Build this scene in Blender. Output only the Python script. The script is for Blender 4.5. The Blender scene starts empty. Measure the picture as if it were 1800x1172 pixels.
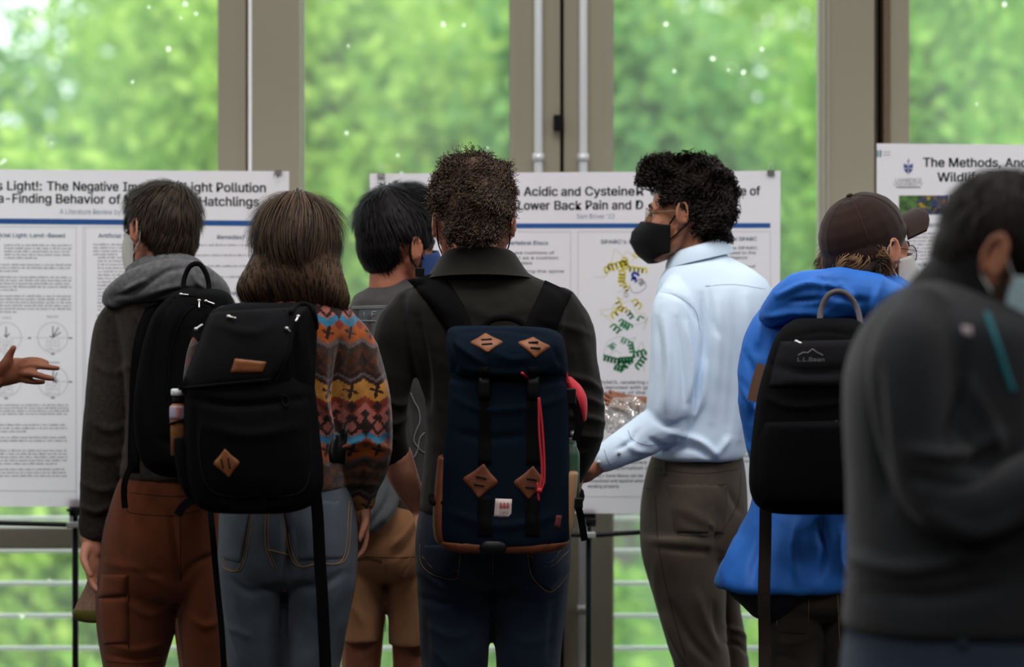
import bpy, math, random
import numpy as np
from mathutils import Vector, Matrix
from mathutils.bvhtree import BVHTree
random.seed(7)
S = bpy.context.scene
COL = S.collection
F = 4250.0            # focal length in pixels of the 1800-pixel-wide frame (85 mm lens)
EYE = 1.37
# ---------------------------------------------------------------- camera, sky, lights, exposure
cam = bpy.data.cameras.new('camera'); co = bpy.data.objects.new('camera', cam); COL.objects.link(co)
co.location = (0, 0, EYE); co.rotation_euler = (math.radians(90), 0, 0)
cam.lens = 85; cam.sensor_width = 36; cam.sensor_fit = 'HORIZONTAL'; cam.clip_end = 300
cam.dof.use_dof = True; cam.dof.focus_distance = 5.6; cam.dof.aperture_fstop = 2.0
S.camera = co
S.view_settings.view_transform = 'Standard'; S.view_settings.look = 'None'
S.view_settings.exposure = -0.5; S.view_settings.gamma = 1.0; S.view_settings.use_curve_mapping = False
W = bpy.data.worlds.new('sky'); S.world = W; W.use_nodes = True
bg = W.node_tree.nodes['Background']; bg.inputs[0].default_value = (0.86, 0.94, 1.0, 1); bg.inputs[1].default_value = 3.7
def lamp(name, kind, loc, rot, energy, color, **k):
    d = bpy.data.lights.new(name, kind); d.energy = energy; d.color = color
    for a, b in k.items(): setattr(d, a, b)
    o = bpy.data.objects.new(name, d); COL.objects.link(o); o.location = loc; o.rotation_euler = rot
    return o
lamp('sun', 'SUN', (0, 0, 20), (math.radians(38), math.radians(14), 0), 2.6, (1, .97, .86), angle=math.radians(12))
for cx in (-3.6, 0, 3.6):
    for cy in (.6, 4.6):
        lamp('ceiling_fill_lamp', 'AREA', (cx, cy, 4.02), (0, 0, 0), 125 if cy > 3 else 78, (1, .93, .91), shape='RECTANGLE', size=1.7, size_y=1.7)  # unseen area lamps added as interior fill for the overhead room light

# ---------------------------------------------------------------- helpers
def lin(c):
    c = c/255.0
    return c/12.92 if c <= .04045 else ((c+.055)/1.055)**2.4
def C(r, g, b, k=1.0): return (lin(r)*k, lin(g)*k, lin(b)*k, 1)
def mat(name, col, rough=.8, col2=None, nscale=60, bump=0.0, bscale=300, spec=.3, metal=0, sheen=0, island=False, stretch=None, contrast=(.3, .7), coat=0, attr=None):
    m = bpy.data.materials.new(name); m.use_nodes = True; nt = m.node_tree; p = nt.nodes['Principled BSDF']
    p.inputs['Base Color'].default_value = col; p.inputs['Roughness'].default_value = rough
    p.inputs['Specular IOR Level'].default_value = spec; p.inputs['Metallic'].default_value = metal
    if sheen: p.inputs['Sheen Weight'].default_value = sheen; p.inputs['Sheen Roughness'].default_value = .5
    if coat: p.inputs['Coat Weight'].default_value = coat
    tc = nt.nodes.new('ShaderNodeTexCoord'); src = tc.outputs['Object']
    if stretch:
        mp = nt.nodes.new('ShaderNodeMapping'); mp.inputs['Scale'].default_value = stretch
        nt.links.new(src, mp.inputs[0]); src = mp.outputs[0]
    base = None
    if attr:
        at = nt.nodes.new('ShaderNodeAttribute'); at.attribute_name = attr; base = at.outputs['Color']
        nt.links.new(base, p.inputs['Base Color'])
    if col2:
        mx = nt.nodes.new('ShaderNodeMix'); mx.data_type = 'RGBA'
        mx.inputs[6].default_value = col; mx.inputs[7].default_value = col2
        r = nt.nodes.new('ShaderNodeMapRange'); r.inputs[1].default_value = contrast[0]; r.inputs[2].default_value = contrast[1]
        if island:
            g = nt.nodes.new('ShaderNodeNewGeometry'); nt.links.new(g.outputs['Random Per Island'], r.inputs[0])
        else:
            n = nt.nodes.new('ShaderNodeTexNoise'); n.inputs['Scale'].default_value = nscale; n.inputs['Detail'].default_value = 4
            nt.links.new(src, n.inputs['Vector']); nt.links.new(n.outputs[0], r.inputs[0])
        nt.links.new(r.outputs[0], mx.inputs[0]); nt.links.new(mx.outputs[2], p.inputs['Base Color'])
    if bump:
        n = nt.nodes.new('ShaderNodeTexNoise'); n.inputs['Scale'].default_value = bscale; n.inputs['Detail'].default_value = 3
        nt.links.new(src, n.inputs['Vector'])
        b = nt.nodes.new('ShaderNodeBump'); b.inputs['Strength'].default_value = bump; b.inputs['Distance'].default_value = .004
        nt.links.new(n.outputs[0], b.inputs['Height']); nt.links.new(b.outputs[0], p.inputs['Normal'])
    return m
def U(px, py, y):
    """photo pixel -> point at distance y from the camera position (real metres)"""
    return Vector(((px-900)*y/F, y, EYE-(py-586)*y/F))
def catmull(P, sub):
    P = np.asarray(P, float)
    if len(P) < 3 or sub <= 1:
        if sub <= 1 or len(P) < 2: return P
        return np.array([P[0]*(1-t)+P[1]*t for t in np.linspace(0, 1, sub+1)])
    Q = np.vstack([2*P[0]-P[1], P, 2*P[-1]-P[-2]]); out = []
    for i in range(1, len(Q)-2):
        a, b, c, d = Q[i-1], Q[i], Q[i+1], Q[i+2]
        for k in range(sub):
            t = k/sub
            out.append(.5*((2*b)+(-a+c)*t+(2*a-5*b+4*c-d)*t*t+(-a+3*b-3*c+d)*t**3))
    out.append(P[-1]); return np.array(out)
class Geo:
    def __init__(s): s.v = []; s.f = []; s.mi = []; s.m = 0
    def add(s, v, f):
        b = len(s.v); s.v.extend([tuple(map(float, x)) for x in v]); s.f.extend([tuple(b+i for i in q) for q in f]); s.mi.extend([s.m]*len(f)); return s
    def rings(s, R, close=True):
        n = len(R[0]); v = [p for r in R for p in r]; f = []
        for i in range(len(R)-1):
            for j in range(n):
                k = (j+1) % n; f.append((i*n+j, i*n+k, (i+1)*n+k, (i+1)*n+j))
        if close:
            a = len(v); v = v+[np.mean(R[0], axis=0), np.mean(R[-1], axis=0)]
            for j in range(n):
                k = (j+1) % n; f.append((a, k, j)); f.append((a+1, (len(R)-1)*n+j, (len(R)-1)*n+k))
        return s.add(v, f)
    def tube(s, pts, rad, n=12, sub=4, cap=True, flat=None):
        """tapered tube through pts; flat=(axis vector, factor) squashes it along that axis"""
        pts = [list(p) for p in pts]
        if not hasattr(rad, '__len__'): rad = [rad]*len(pts)
        A = catmull([p[:3]+[r] for p, r in zip(pts, rad)], sub)
        P, r = A[:, :3], np.maximum(A[:, 3], 1e-4)
        T = np.gradient(P, axis=0); T /= np.linalg.norm(T, axis=1)[:, None]+1e-9
        u = np.cross(T[0], [0, 0, 1.0]);
        if np.linalg.norm(u) < .1: u = np.cross(T[0], [0, 1.0, 0])
        ang = np.linspace(0, 2*math.pi, n, endpoint=False); R = []; fr = []
        for i in range(len(P)):
            u = u-T[i]*np.dot(u, T[i]); u /= np.linalg.norm(u)+1e-9; w = np.cross(T[i], u); fr.append((u.copy(), w))
        def ring(c, u, w, q): return [c+(u*math.cos(a)+w*math.sin(a))*q for a in ang]
        if cap:
            for a in (80, 55, 28):
                a = math.radians(a); R.append(ring(P[0]-T[0]*r[0]*math.sin(a), *fr[0], r[0]*math.cos(a)))
        for i in range(len(P)): R.append(ring(P[i], *fr[i], r[i]))
        if cap:
            for a in (28, 55, 80):
                a = math.radians(a); R.append(ring(P[-1]+T[-1]*r[-1]*math.sin(a), *fr[-1], r[-1]*math.cos(a)))
        if flat:
            ax = np.array(flat[0], float); ax /= np.linalg.norm(ax); cs = P.mean(axis=0)
            k = 3 if cap else 0
            for i, rg in enumerate(R):
                c = P[min(max(i-k, 0), len(P)-1)]
                R[i] = [p-ax*np.dot(p-c, ax)*(1-flat[1]) for p in rg]
        return s.rings(R)
    def loft(s, rows, y0, n=36, e=2.2, sub=3, inset=0, din=0):
        """rows: (py, x_left, x_right, half_depth_m, dy_m)  horizontal sections measured in photo pixels at distance y0+dy"""
        A = catmull([list(r)[:5] for r in rows], sub); R = []
        for py, xl, xr, hd, dy in A:
            y = y0+dy; c = U((xl+xr)/2, py, y); hw = max((xr-xl)/2-inset, 3)*y/F; hd = max(hd-din, .01); rg = []
            for j in range(n):
                a = 2*math.pi*j/n; ca, sa = math.cos(a), math.sin(a)
                rg.append((c.x+hw*math.copysign(abs(ca)**(2/e), ca), c.y+hd*math.copysign(abs(sa)**(2/e), sa), c.z))
            R.append(np.array(rg))
        return s.rings(R)
    def ell(s, c, r, M=None, n=20):
        c = np.array(c, float); R = []
        for i in range(1, n//2):
            t = math.pi*i/(n//2); R.append([(r[0]*math.sin(t)*math.cos(a), r[1]*math.sin(t)*math.sin(a), r[2]*math.cos(t)) for a in np.linspace(0, 2*math.pi, n, endpoint=False)])
        if M is not None:
            M3 = np.array(M.to_3x3()); R = [np.array(q) @ M3.T + c for q in R]
        else: R = [np.array(q)+c for q in R]
        return s.rings(R)
    def box(s, lo, hi):
        x0, y0, z0 = lo; x1, y1, z1 = hi
        return s.add([(x0,y0,z0),(x1,y0,z0),(x1,y1,z0),(x0,y1,z0),(x0,y0,z1),(x1,y0,z1),(x1,y1,z1),(x0,y1,z1)],
                     [(0,3,2,1),(4,5,6,7),(0,1,5,4),(1,2,6,5),(2,3,7,6),(3,0,4,7)])
    def strap(s, pts, width, th, nrm, sub=5):
        """flat band of rectangular section; nrm: direction its broad side faces"""
        P = catmull([list(p) for p in pts], sub); T = np.gradient(P, axis=0); T /= np.linalg.norm(T, axis=1)[:, None]+1e-9
        nr = np.array(nrm, float); R = []
        for p, t in zip(P, T):
            sd = np.cross(t, nr); sd /= np.linalg.norm(sd)+1e-9; nn = np.cross(sd, t)
            R.append([p-sd*width/2-nn*th/2, p+sd*width/2-nn*th/2, p+sd*width/2+nn*th/2, p-sd*width/2+nn*th/2])
        return s.rings(R)
def mesh_of(geo, name):
    me = bpy.data.meshes.new(name); me.from_pydata(geo.v, [], geo.f); me.update(); return me
WO = {}               # world offset of each mesh's own coordinates
def link(me, name, m, parent, smooth=True):
    for x in (m if isinstance(m, (list, tuple)) else [m]): me.materials.append(x)
    me.name = name
    o = bpy.data.objects.new(name, me); COL.objects.link(o)
    if parent is not None:
        o.parent = parent
        w = Vector(parent.location) if parent.type == 'EMPTY' else WO.get(parent.name, Vector((0, 0, 0)))
        o.matrix_parent_inverse = Matrix.Translation(-w)
    else:
        P = np.empty(len(me.vertices)*3); me.vertices.foreach_get('co', P); P = P.reshape(-1, 3)
        w = Vector(((P[:, 0].min()+P[:, 0].max())/2, (P[:, 1].min()+P[:, 1].max())/2, P[:, 2].min()))
        me.transform(Matrix.Translation(-w)); o.location = w; WO[o.name] = w
    if smooth: me.shade_smooth()
    return o
def finish(geo, name, m, parent=None, smooth=True, bevel=0):
    me = mesh_of(geo, name); o = link(me, name, m, parent, smooth)
    if geo.mi and max(geo.mi) > 0: me.polygons.foreach_set('material_index', geo.mi)
    if bevel:
        b = o.modifiers.new('bevel', 'BEVEL'); b.width = bevel; b.segments = 2; b.limit_method = 'ANGLE'
    if name in ('seam', 'pocket_stitching', 'line_print', 'panel_seam'): o['kind'] = 'stuff'
    return o
def tag(o, label=None, cat=None, group=None, kind=None):
    if label: o['label'] = label
    if cat: o['category'] = cat
    if group: o['group'] = group
    if kind: o['kind'] = kind
    return o
def empty(name, loc, label=None, cat=None, group=None, kind=None):
    o = bpy.data.objects.new(name, None); COL.objects.link(o); o.location = loc; o.empty_display_size = .1
    return tag(o, label, cat, group, kind)
def evald(o):
    dg = bpy.context.evaluated_depsgraph_get(); return bpy.data.meshes.new_from_object(o.evaluated_get(dg))
def arr(me):
    n = len(me.vertices); P = np.empty(n*3); me.vertices.foreach_get('co', P); N = np.empty(n*3); me.vertices.foreach_get('normal', N)
    return P.reshape(-1, 3), N.reshape(-1, 3)
def remesh(geo, name, m, parent, vox=.006, sm=5, disp=None, dec=None, colfn=None):
    me = mesh_of(geo, name); o = bpy.data.objects.new('tmp', me); COL.objects.link(o)
    r = o.modifiers.new('r', 'REMESH'); r.mode = 'VOXEL'; r.voxel_size = vox; r.adaptivity = 0
    if sm: q = o.modifiers.new('s', 'SMOOTH'); q.factor = .5; q.iterations = sm
    if dec: d = o.modifiers.new('d', 'DECIMATE'); d.ratio = dec
    m2 = evald(o); bpy.data.objects.remove(o); bpy.data.meshes.remove(me)
    if disp or colfn:
        P, N = arr(m2)
        if disp: P = P+N*disp(P, N)[:, None]; m2.vertices.foreach_set('co', P.ravel()); m2.update()
        if colfn:
            P, N = arr(m2); c = colfn(P, N); a = m2.color_attributes.new('print', 'FLOAT_COLOR', 'POINT')
            a.data.foreach_set('color', np.hstack([c, np.ones((len(c), 1))]).ravel())
    return link(m2, name, m, parent)
def bvh(*objs):
    V = []; Fc = []
    for o in objs:
        b = len(V); w = WO.get(o.name, Vector((0, 0, 0))); V += [v.co+w for v in o.data.vertices]; Fc += [tuple(b+i for i in p.vertices) for p in o.data.polygons]
    return BVHTree.FromPolygons(V, Fc)
def hit(bv, px, py, default=5.5):
    o = Vector((0, 0, EYE)); d = (U(px, py, 1.0)-o).normalized(); h = bv.ray_cast(o, d)
    return h[0], d
def proj(bv, pts, off=.002, fallback=None):
    out = []; last = fallback
    for px, py in pts:
        h, d = hit(bv, px, py)
        if h is not None: last = h.y
        out.append((px, py, None if h is None else h.y))
    ys = [o[2] for o in out if o[2] is not None]
    if not ys: ys = [fallback or 5.5]
    res = []
    for px, py, y in out:
        if y is None:
            j = min(range(len(out)), key=lambda k: (out[k][2] is None, abs(out[k][0]-px)+abs(out[k][1]-py)))
            y = out[j][2] if out[j][2] is not None else ys[0]
        res.append(U(px, py, y-off))
    return res
def slab(geo, bv, left, right, nu=6, nv=14, th=.004, off=.0, even=False):
    """a patch laid on the surface behind it, between two side lines given in photo pixels, thickness th towards the viewer"""
    L = catmull(left, max(1, nv//max(1, len(left)-1))); R = catmull(right, max(1, nv//max(1, len(right)-1)))
    m = min(len(L), len(R)); G = []
    pts = [(L[i][0]*(1-j/nu)+R[i][0]*j/nu, L[i][1]*(1-j/nu)+R[i][1]*j/nu) for i in range(m) for j in range(nu+1)]
    W3 = proj(bv, pts, 0)
    if even: ym = np.median([w.y for w in W3]); W3 = [U(p[0], p[1], ym) for p in pts]
    back = [U(p[0], p[1], w.y+.006-off) for p, w in zip(pts, W3)]
    def edge(k):
        i, j = divmod(k, nu+1); return i in (0, m-1) or j in (0, nu)
    front = [U(p[0], p[1], w.y-off-(th*.35 if edge(k) else th)) for k, (p, w) in enumerate(zip(pts, W3))]
    n = len(pts); f = []
    for i in range(m-1):
        for j in range(nu):
            a = i*(nu+1)+j; f.append((a, a+nu+1, a+nu+2, a+1)); f.append((n+a, n+a+1, n+a+nu+2, n+a+nu+1))
    def rim(seq):
        for a, b in zip(seq, seq[1:]): f.append((a, b, n+b, n+a))
    rim([j for j in range(nu+1)]); rim([(m-1)*(nu+1)+j for j in range(nu, -1, -1)])
    rim([i*(nu+1) for i in range(m-1, -1, -1)]); rim([i*(nu+1)+nu for i in range(m)])
    geo.add(front+back, f); return geo
def seam(geo, bv, pts, r=.0012, sub=8, off=.0005):
    P = catmull(pts, sub); geo.tube([tuple(p) for p in proj(bv, [tuple(q) for q in P], off)], r, n=5, sub=1, cap=False)
    return geo
def fnoise(P, freq, seed, k=6, warp=.6):
    rs = np.random.RandomState(seed); freq = np.array(freq, float)*np.ones(3); out = np.zeros(len(P))
    w = sum(np.sin(P @ (rs.normal(size=3)*freq*.45)+rs.rand()*6.28) for _ in range(3))*warp
    for i in range(k):
        d = rs.normal(size=3); d /= np.linalg.norm(d); out += np.sin(P @ (d*freq*(.7+.9*rs.rand()))+rs.rand()*6.28+w)
    return out/k
def screen(P): return 900+P[:, 0]*F/P[:, 1], 586-(P[:, 2]-EYE)*F/P[:, 1]
def creases(specs):
    """specs: (polyline px, half width px, height m)  folds pressed into the side of the cloth that faces the room"""
    def fn(P, N):
        X, Y = screen(P); out = np.zeros(len(P)); mask = np.clip(-N[:, 1]*1.6+.45, 0, 1)
        for pl, w, h in specs:
            pl = catmull(pl, 5); best = np.full(len(P), 1e9)
            T = np.zeros(len(P))
            for i in range(len(pl)-1):
                a, b = pl[i], pl[i+1]; d = b-a; L = (d**2).sum()+1e-9
                t = np.clip(((X-a[0])*d[0]+(Y-a[1])*d[1])/L, 0, 1)
                q = np.hypot(X-a[0]-t*d[0], Y-a[1]-t*d[1]); m = q < best; best[m] = q[m]; T[m] = (i+t[m])/(len(pl)-1)
            fade = np.sin(np.clip(T, 0.02, .98)*math.pi)**.4
            out += 1.45*h*np.exp(-(best/w)**2)*mask*fade
        return out
    return fn
def addf(*fs): return lambda P, N: sum(f(P, N) for f in fs)
def nz(amp, freq, seed, ridged=False, k=6):
    def f(P, N):
        n = fnoise(P, freq, seed, k)
        return amp*((1-2*np.abs(n)) if ridged else n)
    return f
# ---------------------------------------------------------------- materials of the place
M_frame = mat('painted_aluminium', (.25, .235, .175, 1), .45, col2=(.265, .25, .19, 1), nscale=2, spec=.3)
M_frame2 = mat('painted_aluminium_light', (.34, .33, .28, 1), .4, spec=.3)
M_steel = mat('brushed_steel', (.62, .66, .68, 1), .35, metal=.35)
M_black = mat('black_rubber', (.004, .004, .0045, 1), .7, spec=.12)
M_blackm = mat('black_powder_coat', (.012, .014, .016, 1), .45)
M_cable = mat('galvanised_cable', (.85, .88, .88, 1), .5)
M_floor = mat('floor_carpet', (.05, .047, .045, 1), .9, col2=(.035, .033, .03, 1), nscale=60, bump=.3, bscale=400, spec=.1)
M_wall = mat('wall_paint', (.30, .27, .25, 1), .9, bump=.05)
M_ceil = mat('ceiling_paint', (.66, .64, .62, 1), .9)
def glass_mat():
    m = bpy.data.materials.new('dusty_window_glass'); m.use_nodes = True; nt = m.node_tree; nt.nodes.clear()
    out = nt.nodes.new('ShaderNodeOutputMaterial'); t = nt.nodes.new('ShaderNodeBsdfTransparent'); t.inputs[0].default_value = (.97, .99, .97, 1)
    g = nt.nodes.new('ShaderNodeBsdfGlossy'); g.inputs['Roughness'].default_value = .03; g.inputs[0].default_value = (1, 1, 1, 1)
    d = nt.nodes.new('ShaderNodeBsdfTranslucent'); d.inputs[0].default_value = (.9, .93, .92, 1)
    a = nt.nodes.new('ShaderNodeMixShader'); b = nt.nodes.new('ShaderNodeMixShader')
    n = nt.nodes.new('ShaderNodeTexNoise'); n.inputs['Scale'].default_value = 1.3; n.inputs['Detail'].default_value = 5
    tc = nt.nodes.new('ShaderNodeTexCoord'); nt.links.new(tc.outputs['Object'], n.inputs['Vector'])
    r = nt.nodes.new('ShaderNodeMapRange'); r.inputs[1].default_value = .3; r.inputs[2].default_value = .75; r.inputs[3].default_value = .04; r.inputs[4].default_value = .09
    nt.links.new(n.outputs[0], r.inputs[0]); nt.links.new(r.outputs[0], a.inputs[0])
    nt.links.new(t.outputs[0], a.inputs[1]); nt.links.new(d.outputs[0], a.inputs[2])
    b.inputs[0].default_value = .02; nt.links.new(a.outputs[0], b.inputs[1]); nt.links.new(g.outputs[0], b.inputs[2]); nt.links.new(b.outputs[0], out.inputs[0])
    return m
M_glass = glass_mat()
M_spot = mat('dried_rain_drop', (.85, .9, .8, 1), .5)
_t = M_spot.node_tree; _t.nodes.clear(); _o = _t.nodes.new('ShaderNodeOutputMaterial'); _b = _t.nodes.new('ShaderNodeBsdfTranslucent'); _b.inputs[0].default_value = (.95, .97, .80, 1); _t.links.new(_b.outputs[0], _o.inputs[0])
# ---------------------------------------------------------------- the room
WY = 7.0
def wx(px): return (px-900)*WY/F
def wz(py): return EYE-(py-586)*WY/F
def bx(geo, px0, px1, z0, z1, y0, y1): return geo.box((wx(px0), y0, z0), (wx(px1), y1, z1))
TOP = 3.7
g = Geo().box((-8, -6, -.1), (8, 7.15, 0)); tag(finish(g, 'floor', M_floor, smooth=False), kind='structure')
g = Geo().box((-8, -6, 4.1), (8, 7.15, 4.2)); tag(finish(g, 'ceiling', M_ceil, smooth=False), kind='structure')
g = Geo().box((-8.1, -6, 0), (-8, 7.15, 4.1)); tag(finish(g, 'wall_left', M_wall, smooth=False), kind='structure')
g = Geo().box((8, -6, 0), (8.1, 7.15, 4.1)); tag(finish(g, 'wall_right', M_wall, smooth=False), kind='structure')
g = Geo().box((-8.1, -6.1, 0), (8.1, -6, 4.1)); tag(finish(g, 'wall_back', M_wall, smooth=False), kind='structure')
# header above the glazing and the two solid ends of the window wall
g = Geo(); g.box((-8, 6.9, TOP), (8, 7.15, 4.1)); g.box((-8, 6.9, 0), (wx(-1500), 7.15, TOP)); g.box((wx(3400), 6.9, 0), (8, 7.15, TOP))
tag(finish(g, 'wall_front', M_frame, smooth=False), kind='structure')
g = Geo(); g.box((wx(-1500), 6.93, 0), (wx(898), 7.12, .12)); g.box((wx(1555), 6.93, 0), (wx(3400), 7.12, .12)); tag(finish(g, 'trim_1', M_frame, smooth=False, bevel=.004), kind='structure')
def pane(parent, px0, px1, z0, z1, y=7.04, seed=1, spots=60):
    g = Geo(); bx(g, px0, px1, z0, z1, y, y+.006); gl = finish(g, 'glass_pane', M_glass, parent, smooth=False)
    rs = random.Random(seed); g = Geo()
    for k in range(spots):
        x = rs.uniform(wx(px0)+.02, wx(px1)-.02); z = rs.uniform(max(z0, .3), min(z1, 2.45)); r = rs.choice([.004, .005, .0065, .0085]); 
        n = 7; v = [(x+r*math.cos(a*6.283/n)*rs.uniform(.8, 1.2), y-.0012, z+r*math.sin(a*6.283/n)*rs.uniform(.8, 1.2)) for a in range(n)]+[(x, y-.003, z)]
        g.add(v, [(a, (a+1) % n, n) for a in range(n)])
    o = finish(g, 'dried_drops', M_spot, gl, smooth=False); tag(o, 'pale dried rain drops on the glass', kind='stuff')
    return gl
def win(name, l, r, jl, jr, rail=None, seed=1):
    """window between px l..r with jamb widths jl, jr; rail=(y0,y1) photo rows of the horizontal mid rail"""
    e = empty(name, (wx((l+r)/2), WY, 0), kind='structure')
    g = Geo(); bx(g, l, l+jl, .12, TOP, 6.95, 7.10); finish(g, 'window_jamb', M_frame, e, False, .004)
    g = Geo(); bx(g, r-jr, r, .12, TOP, 6.95, 7.10); finish(g, 'window_jamb', M_frame, e, False, .004)
    g = Geo(); bx(g, l+jl, r-jr, TOP-.1, TOP, 6.95, 7.10); finish(g, 'window_head', M_frame, e, False, .004)
    g = Geo(); bx(g, l+jl, r-jr, .12, .22, 6.95, 7.10); finish(g, 'window_sill', M_frame, e, False, .004)
    z = .22
    if rail:
        g = Geo(); bx(g, l+jl, r-jr, wz(rail[1]), wz(rail[0]), 6.95, 7.10); finish(g, 'window_rail', M_frame, e, False, .004)
        pane(e, l+jl, r-jr, .22, wz(rail[1]), seed=seed+50, spots=12); z = wz(rail[0])
    pane(e, l+jl, r-jr, z, TOP-.1, seed=seed)
    # slim glazing beads
    g = Geo(); bx(g, l+jl, l+jl+3, z, TOP-.1, 7.0, 7.04); bx(g, r-jr-3, r-jr, z, TOP-.1, 7.0, 7.04); finish(g, 'glazing_bead', M_frame2, e, False)
    return e
win('window_1', -780, 436, 60, 50, (925, 962), 1)
win('window_2', 1558, 2750, 36, 50, (925, 962), 3)
win('window_3', -1500, -782, 50, 50, (925, 962), 5)
# mullion between window_1 and the fixed light: recess, bright weather strip, wide post
g = Geo(); bx(g, 436, 441, .12, TOP, 7.0, 7.1); tag(finish(g, 'trim_2', M_black, smooth=False), kind='structure')
g = Geo(); bx(g, 441, 447, .12, TOP, 6.93, 7.1); tag(finish(g, 'trim_3', M_cable, smooth=False, bevel=.002), kind='structure')
e = empty('window_4', (wx(670), WY, 0), kind='structure')
for a, b in ((447, 531), (898, 941)):
    g = Geo(); bx(g, a, b, .12, TOP, 6.93, 7.10); finish(g, 'window_jamb', M_frame, e, False, .004)
g = Geo(); bx(g, 531, 898, .12, .3, 6.95, 7.1); finish(g, 'window_sill', M_frame, e, False, .004)
g = Geo(); bx(g, 531, 898, TOP-.1, TOP, 6.95, 7.1); finish(g, 'window_head', M_frame, e, False, .004)
g = Geo(); bx(g, 531, 534, .3, TOP-.1, 7.0, 7.04); bx(g, 895, 898, .3, TOP-.1, 7.0, 7.04); finish(g, 'glazing_bead', M_frame2, e, False)
pane(e, 531, 898, .3, TOP-.1, seed=11, spots=20)
# the glazed door leaf with its two long vertical bolts
def rod(parent, px, py_c, py_c2=None):
    x = wx(px); g = Geo(); g.tube([(x, 6.895, .12), (x, 6.895, TOP-.15)], .0125, n=14, sub=1); r = finish(g, 'vertical_rod', M_steel, parent)
    for q in (py_c, py_c2):
        if q: g = Geo(); g.rings([np.array([(x+.017*math.cos(t), 6.895+.017*math.sin(t), wz(q)+dz) for t in np.linspace(0, 2*math.pi, 16, endpoint=False)]) for dz in (-.011, .011)]); g.box((x-.008, 6.89, wz(q)-.008), (x+.008, 6.94, wz(q)+.008)); finish(g, 'rod_coupling', M_steel, r)
d = empty('door_1', (wx(1260), WY, 0), kind='structure')
g = Geo(); bx(g, 941, 984, .02, TOP, 6.93, 7.1); finish(g, 'door_stile', M_frame, d, False, .003)
g = Geo(); bx(g, 990, 1076, .02, TOP-.05, 6.93, 7.10); finish(g, 'door_stile', M_frame, d, False, .003)
g = Geo(); bx(g, 1443, 1531, .02, TOP-.05, 6.93, 7.10); finish(g, 'door_stile', M_frame, d, False, .003)
g = Geo(); bx(g, 1076, 1443, TOP-.2, TOP-.05, 6.93, 7.10); finish(g, 'door_head_rail', M_frame, d, False, .003)
g = Geo(); bx(g, 1076, 1443, .02, .27, 6.93, 7.10); finish(g, 'door_bottom_rail', M_frame, d, False, .003)
g = Geo(); bx(g, 1076, 1079, .27, TOP-.2, 7.0, 7.04); bx(g, 1438, 1443, .27, TOP-.2, 6.98, 7.04); bx(g, 1449, 1452, .02, TOP-.05, 6.925, 6.93); finish(g, 'glazing_bead', M_frame2, d, False)
pane(d, 1076, 1443, .27, TOP-.2, seed=21, spots=30)
rod(d, 946, 281); rod(d, 1023, 281, 1062)
g = Geo(); bx(g, 984, 990, .02, TOP, 7.0, 7.1); finish(g, 'door_gap_seal', M_black, d, False)
g = Geo(); bx(g, 972, 988, wz(233), wz(207), 6.90, 6.94); finish(g, 'door_catch', M_black, d, False, .002)
g = Geo(); bx(g, 1531, 1540, .02, TOP, 6.97, 7.1); bx(g, 1548, 1558, .02, TOP, 6.94, 7.1); tag(finish(g, 'trim_4', mat('dark_bronze_trim', (.12, .09, .055, 1), .5), smooth=False, bevel=.002), kind='structure')
g = Geo(); bx(g, 1540, 1548, .02, TOP, 7.0, 7.1); tag(finish(g, 'trim_5', M_black, smooth=False), kind='structure')
# unseen ceiling panel frames, added around the interior fill lamps
i = 0
for cx in (-3.6, 0, 3.6):
    for cy in (.6, 4.6):
        e = empty('ceiling_fill_frame', (cx, cy, 4.1), 'unseen square ceiling panel frame added around a fill lamp', 'light', 'added ceiling fill lights')
        g = Geo()
        for a in ((-.9, -.9, .9, -.85), (-.9, .85, .9, .9), (-.9, -.85, -.85, .85), (.85, -.85, .9, .85)): g.box((cx+a[0], cy+a[1], 4.05), (cx+a[2], cy+a[3], 4.1))
        finish(g, 'frame', M_frame2, e, False)
# ---------------------------------------------------------------- outside: balcony, railing, slope, trees
g = Geo().box((-9, 7.2, -.25), (9, 7.75, -.05)); tag(finish(g, 'balcony_slab', mat('concrete', (.3, .3, .28, 1), .9, bump=.2), smooth=False), kind='structure')
RY = 7.45
e = empty('cable_railing', (0, RY, 0), 'steel cable railing along the balcony outside the glass', 'railing')
for k in range(8):
    z = EYE-(1139-586)*RY/F+k*.1 - .3; g = Geo().tube([(-8.5, RY, z), (8.5, RY, z)], .0075, n=8, sub=1); finish(g, 'cable', M_cable, e)
g = Geo().box((-8.5, RY-.02, EYE-(915-586)*RY/F+.13), (8.5, RY+.02, EYE-(915-586)*RY/F+.17)); finish(g, 'top_rail', M_steel, e, False, .004)
for x in (-5.2, -2.6, 2.75, 5.2): g = Geo().box((x-.02, RY-.02, -.05), (x+.02, RY+.02, .96)); finish(g, 'post', M_frame, e, False)
M_grass = mat('wild_grass', (.05, .14, .025, 1), .9, col2=(.13, .26, .05, 1), nscale=.9, contrast=(.35, .62))
g = Geo(); nx, ny = 26, 40; vs = []
for j in range(ny+1):
    for i in range(nx+1):
        x = -22+44*i/nx; y = 8.2+60*j/ny; vs.append((x, y, -3.2+.17*(y-8)+.25*math.sin(x*.7+y*.4)+.2*math.sin(y*.9)))
g.add(vs, [(j*(nx+1)+i, j*(nx+1)+i+1, (j+1)*(nx+1)+i+1, (j+1)*(nx+1)+i) for j in range(ny) for i in range(nx)])
tag(finish(g, 'hillside', M_grass), kind='structure')
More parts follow.
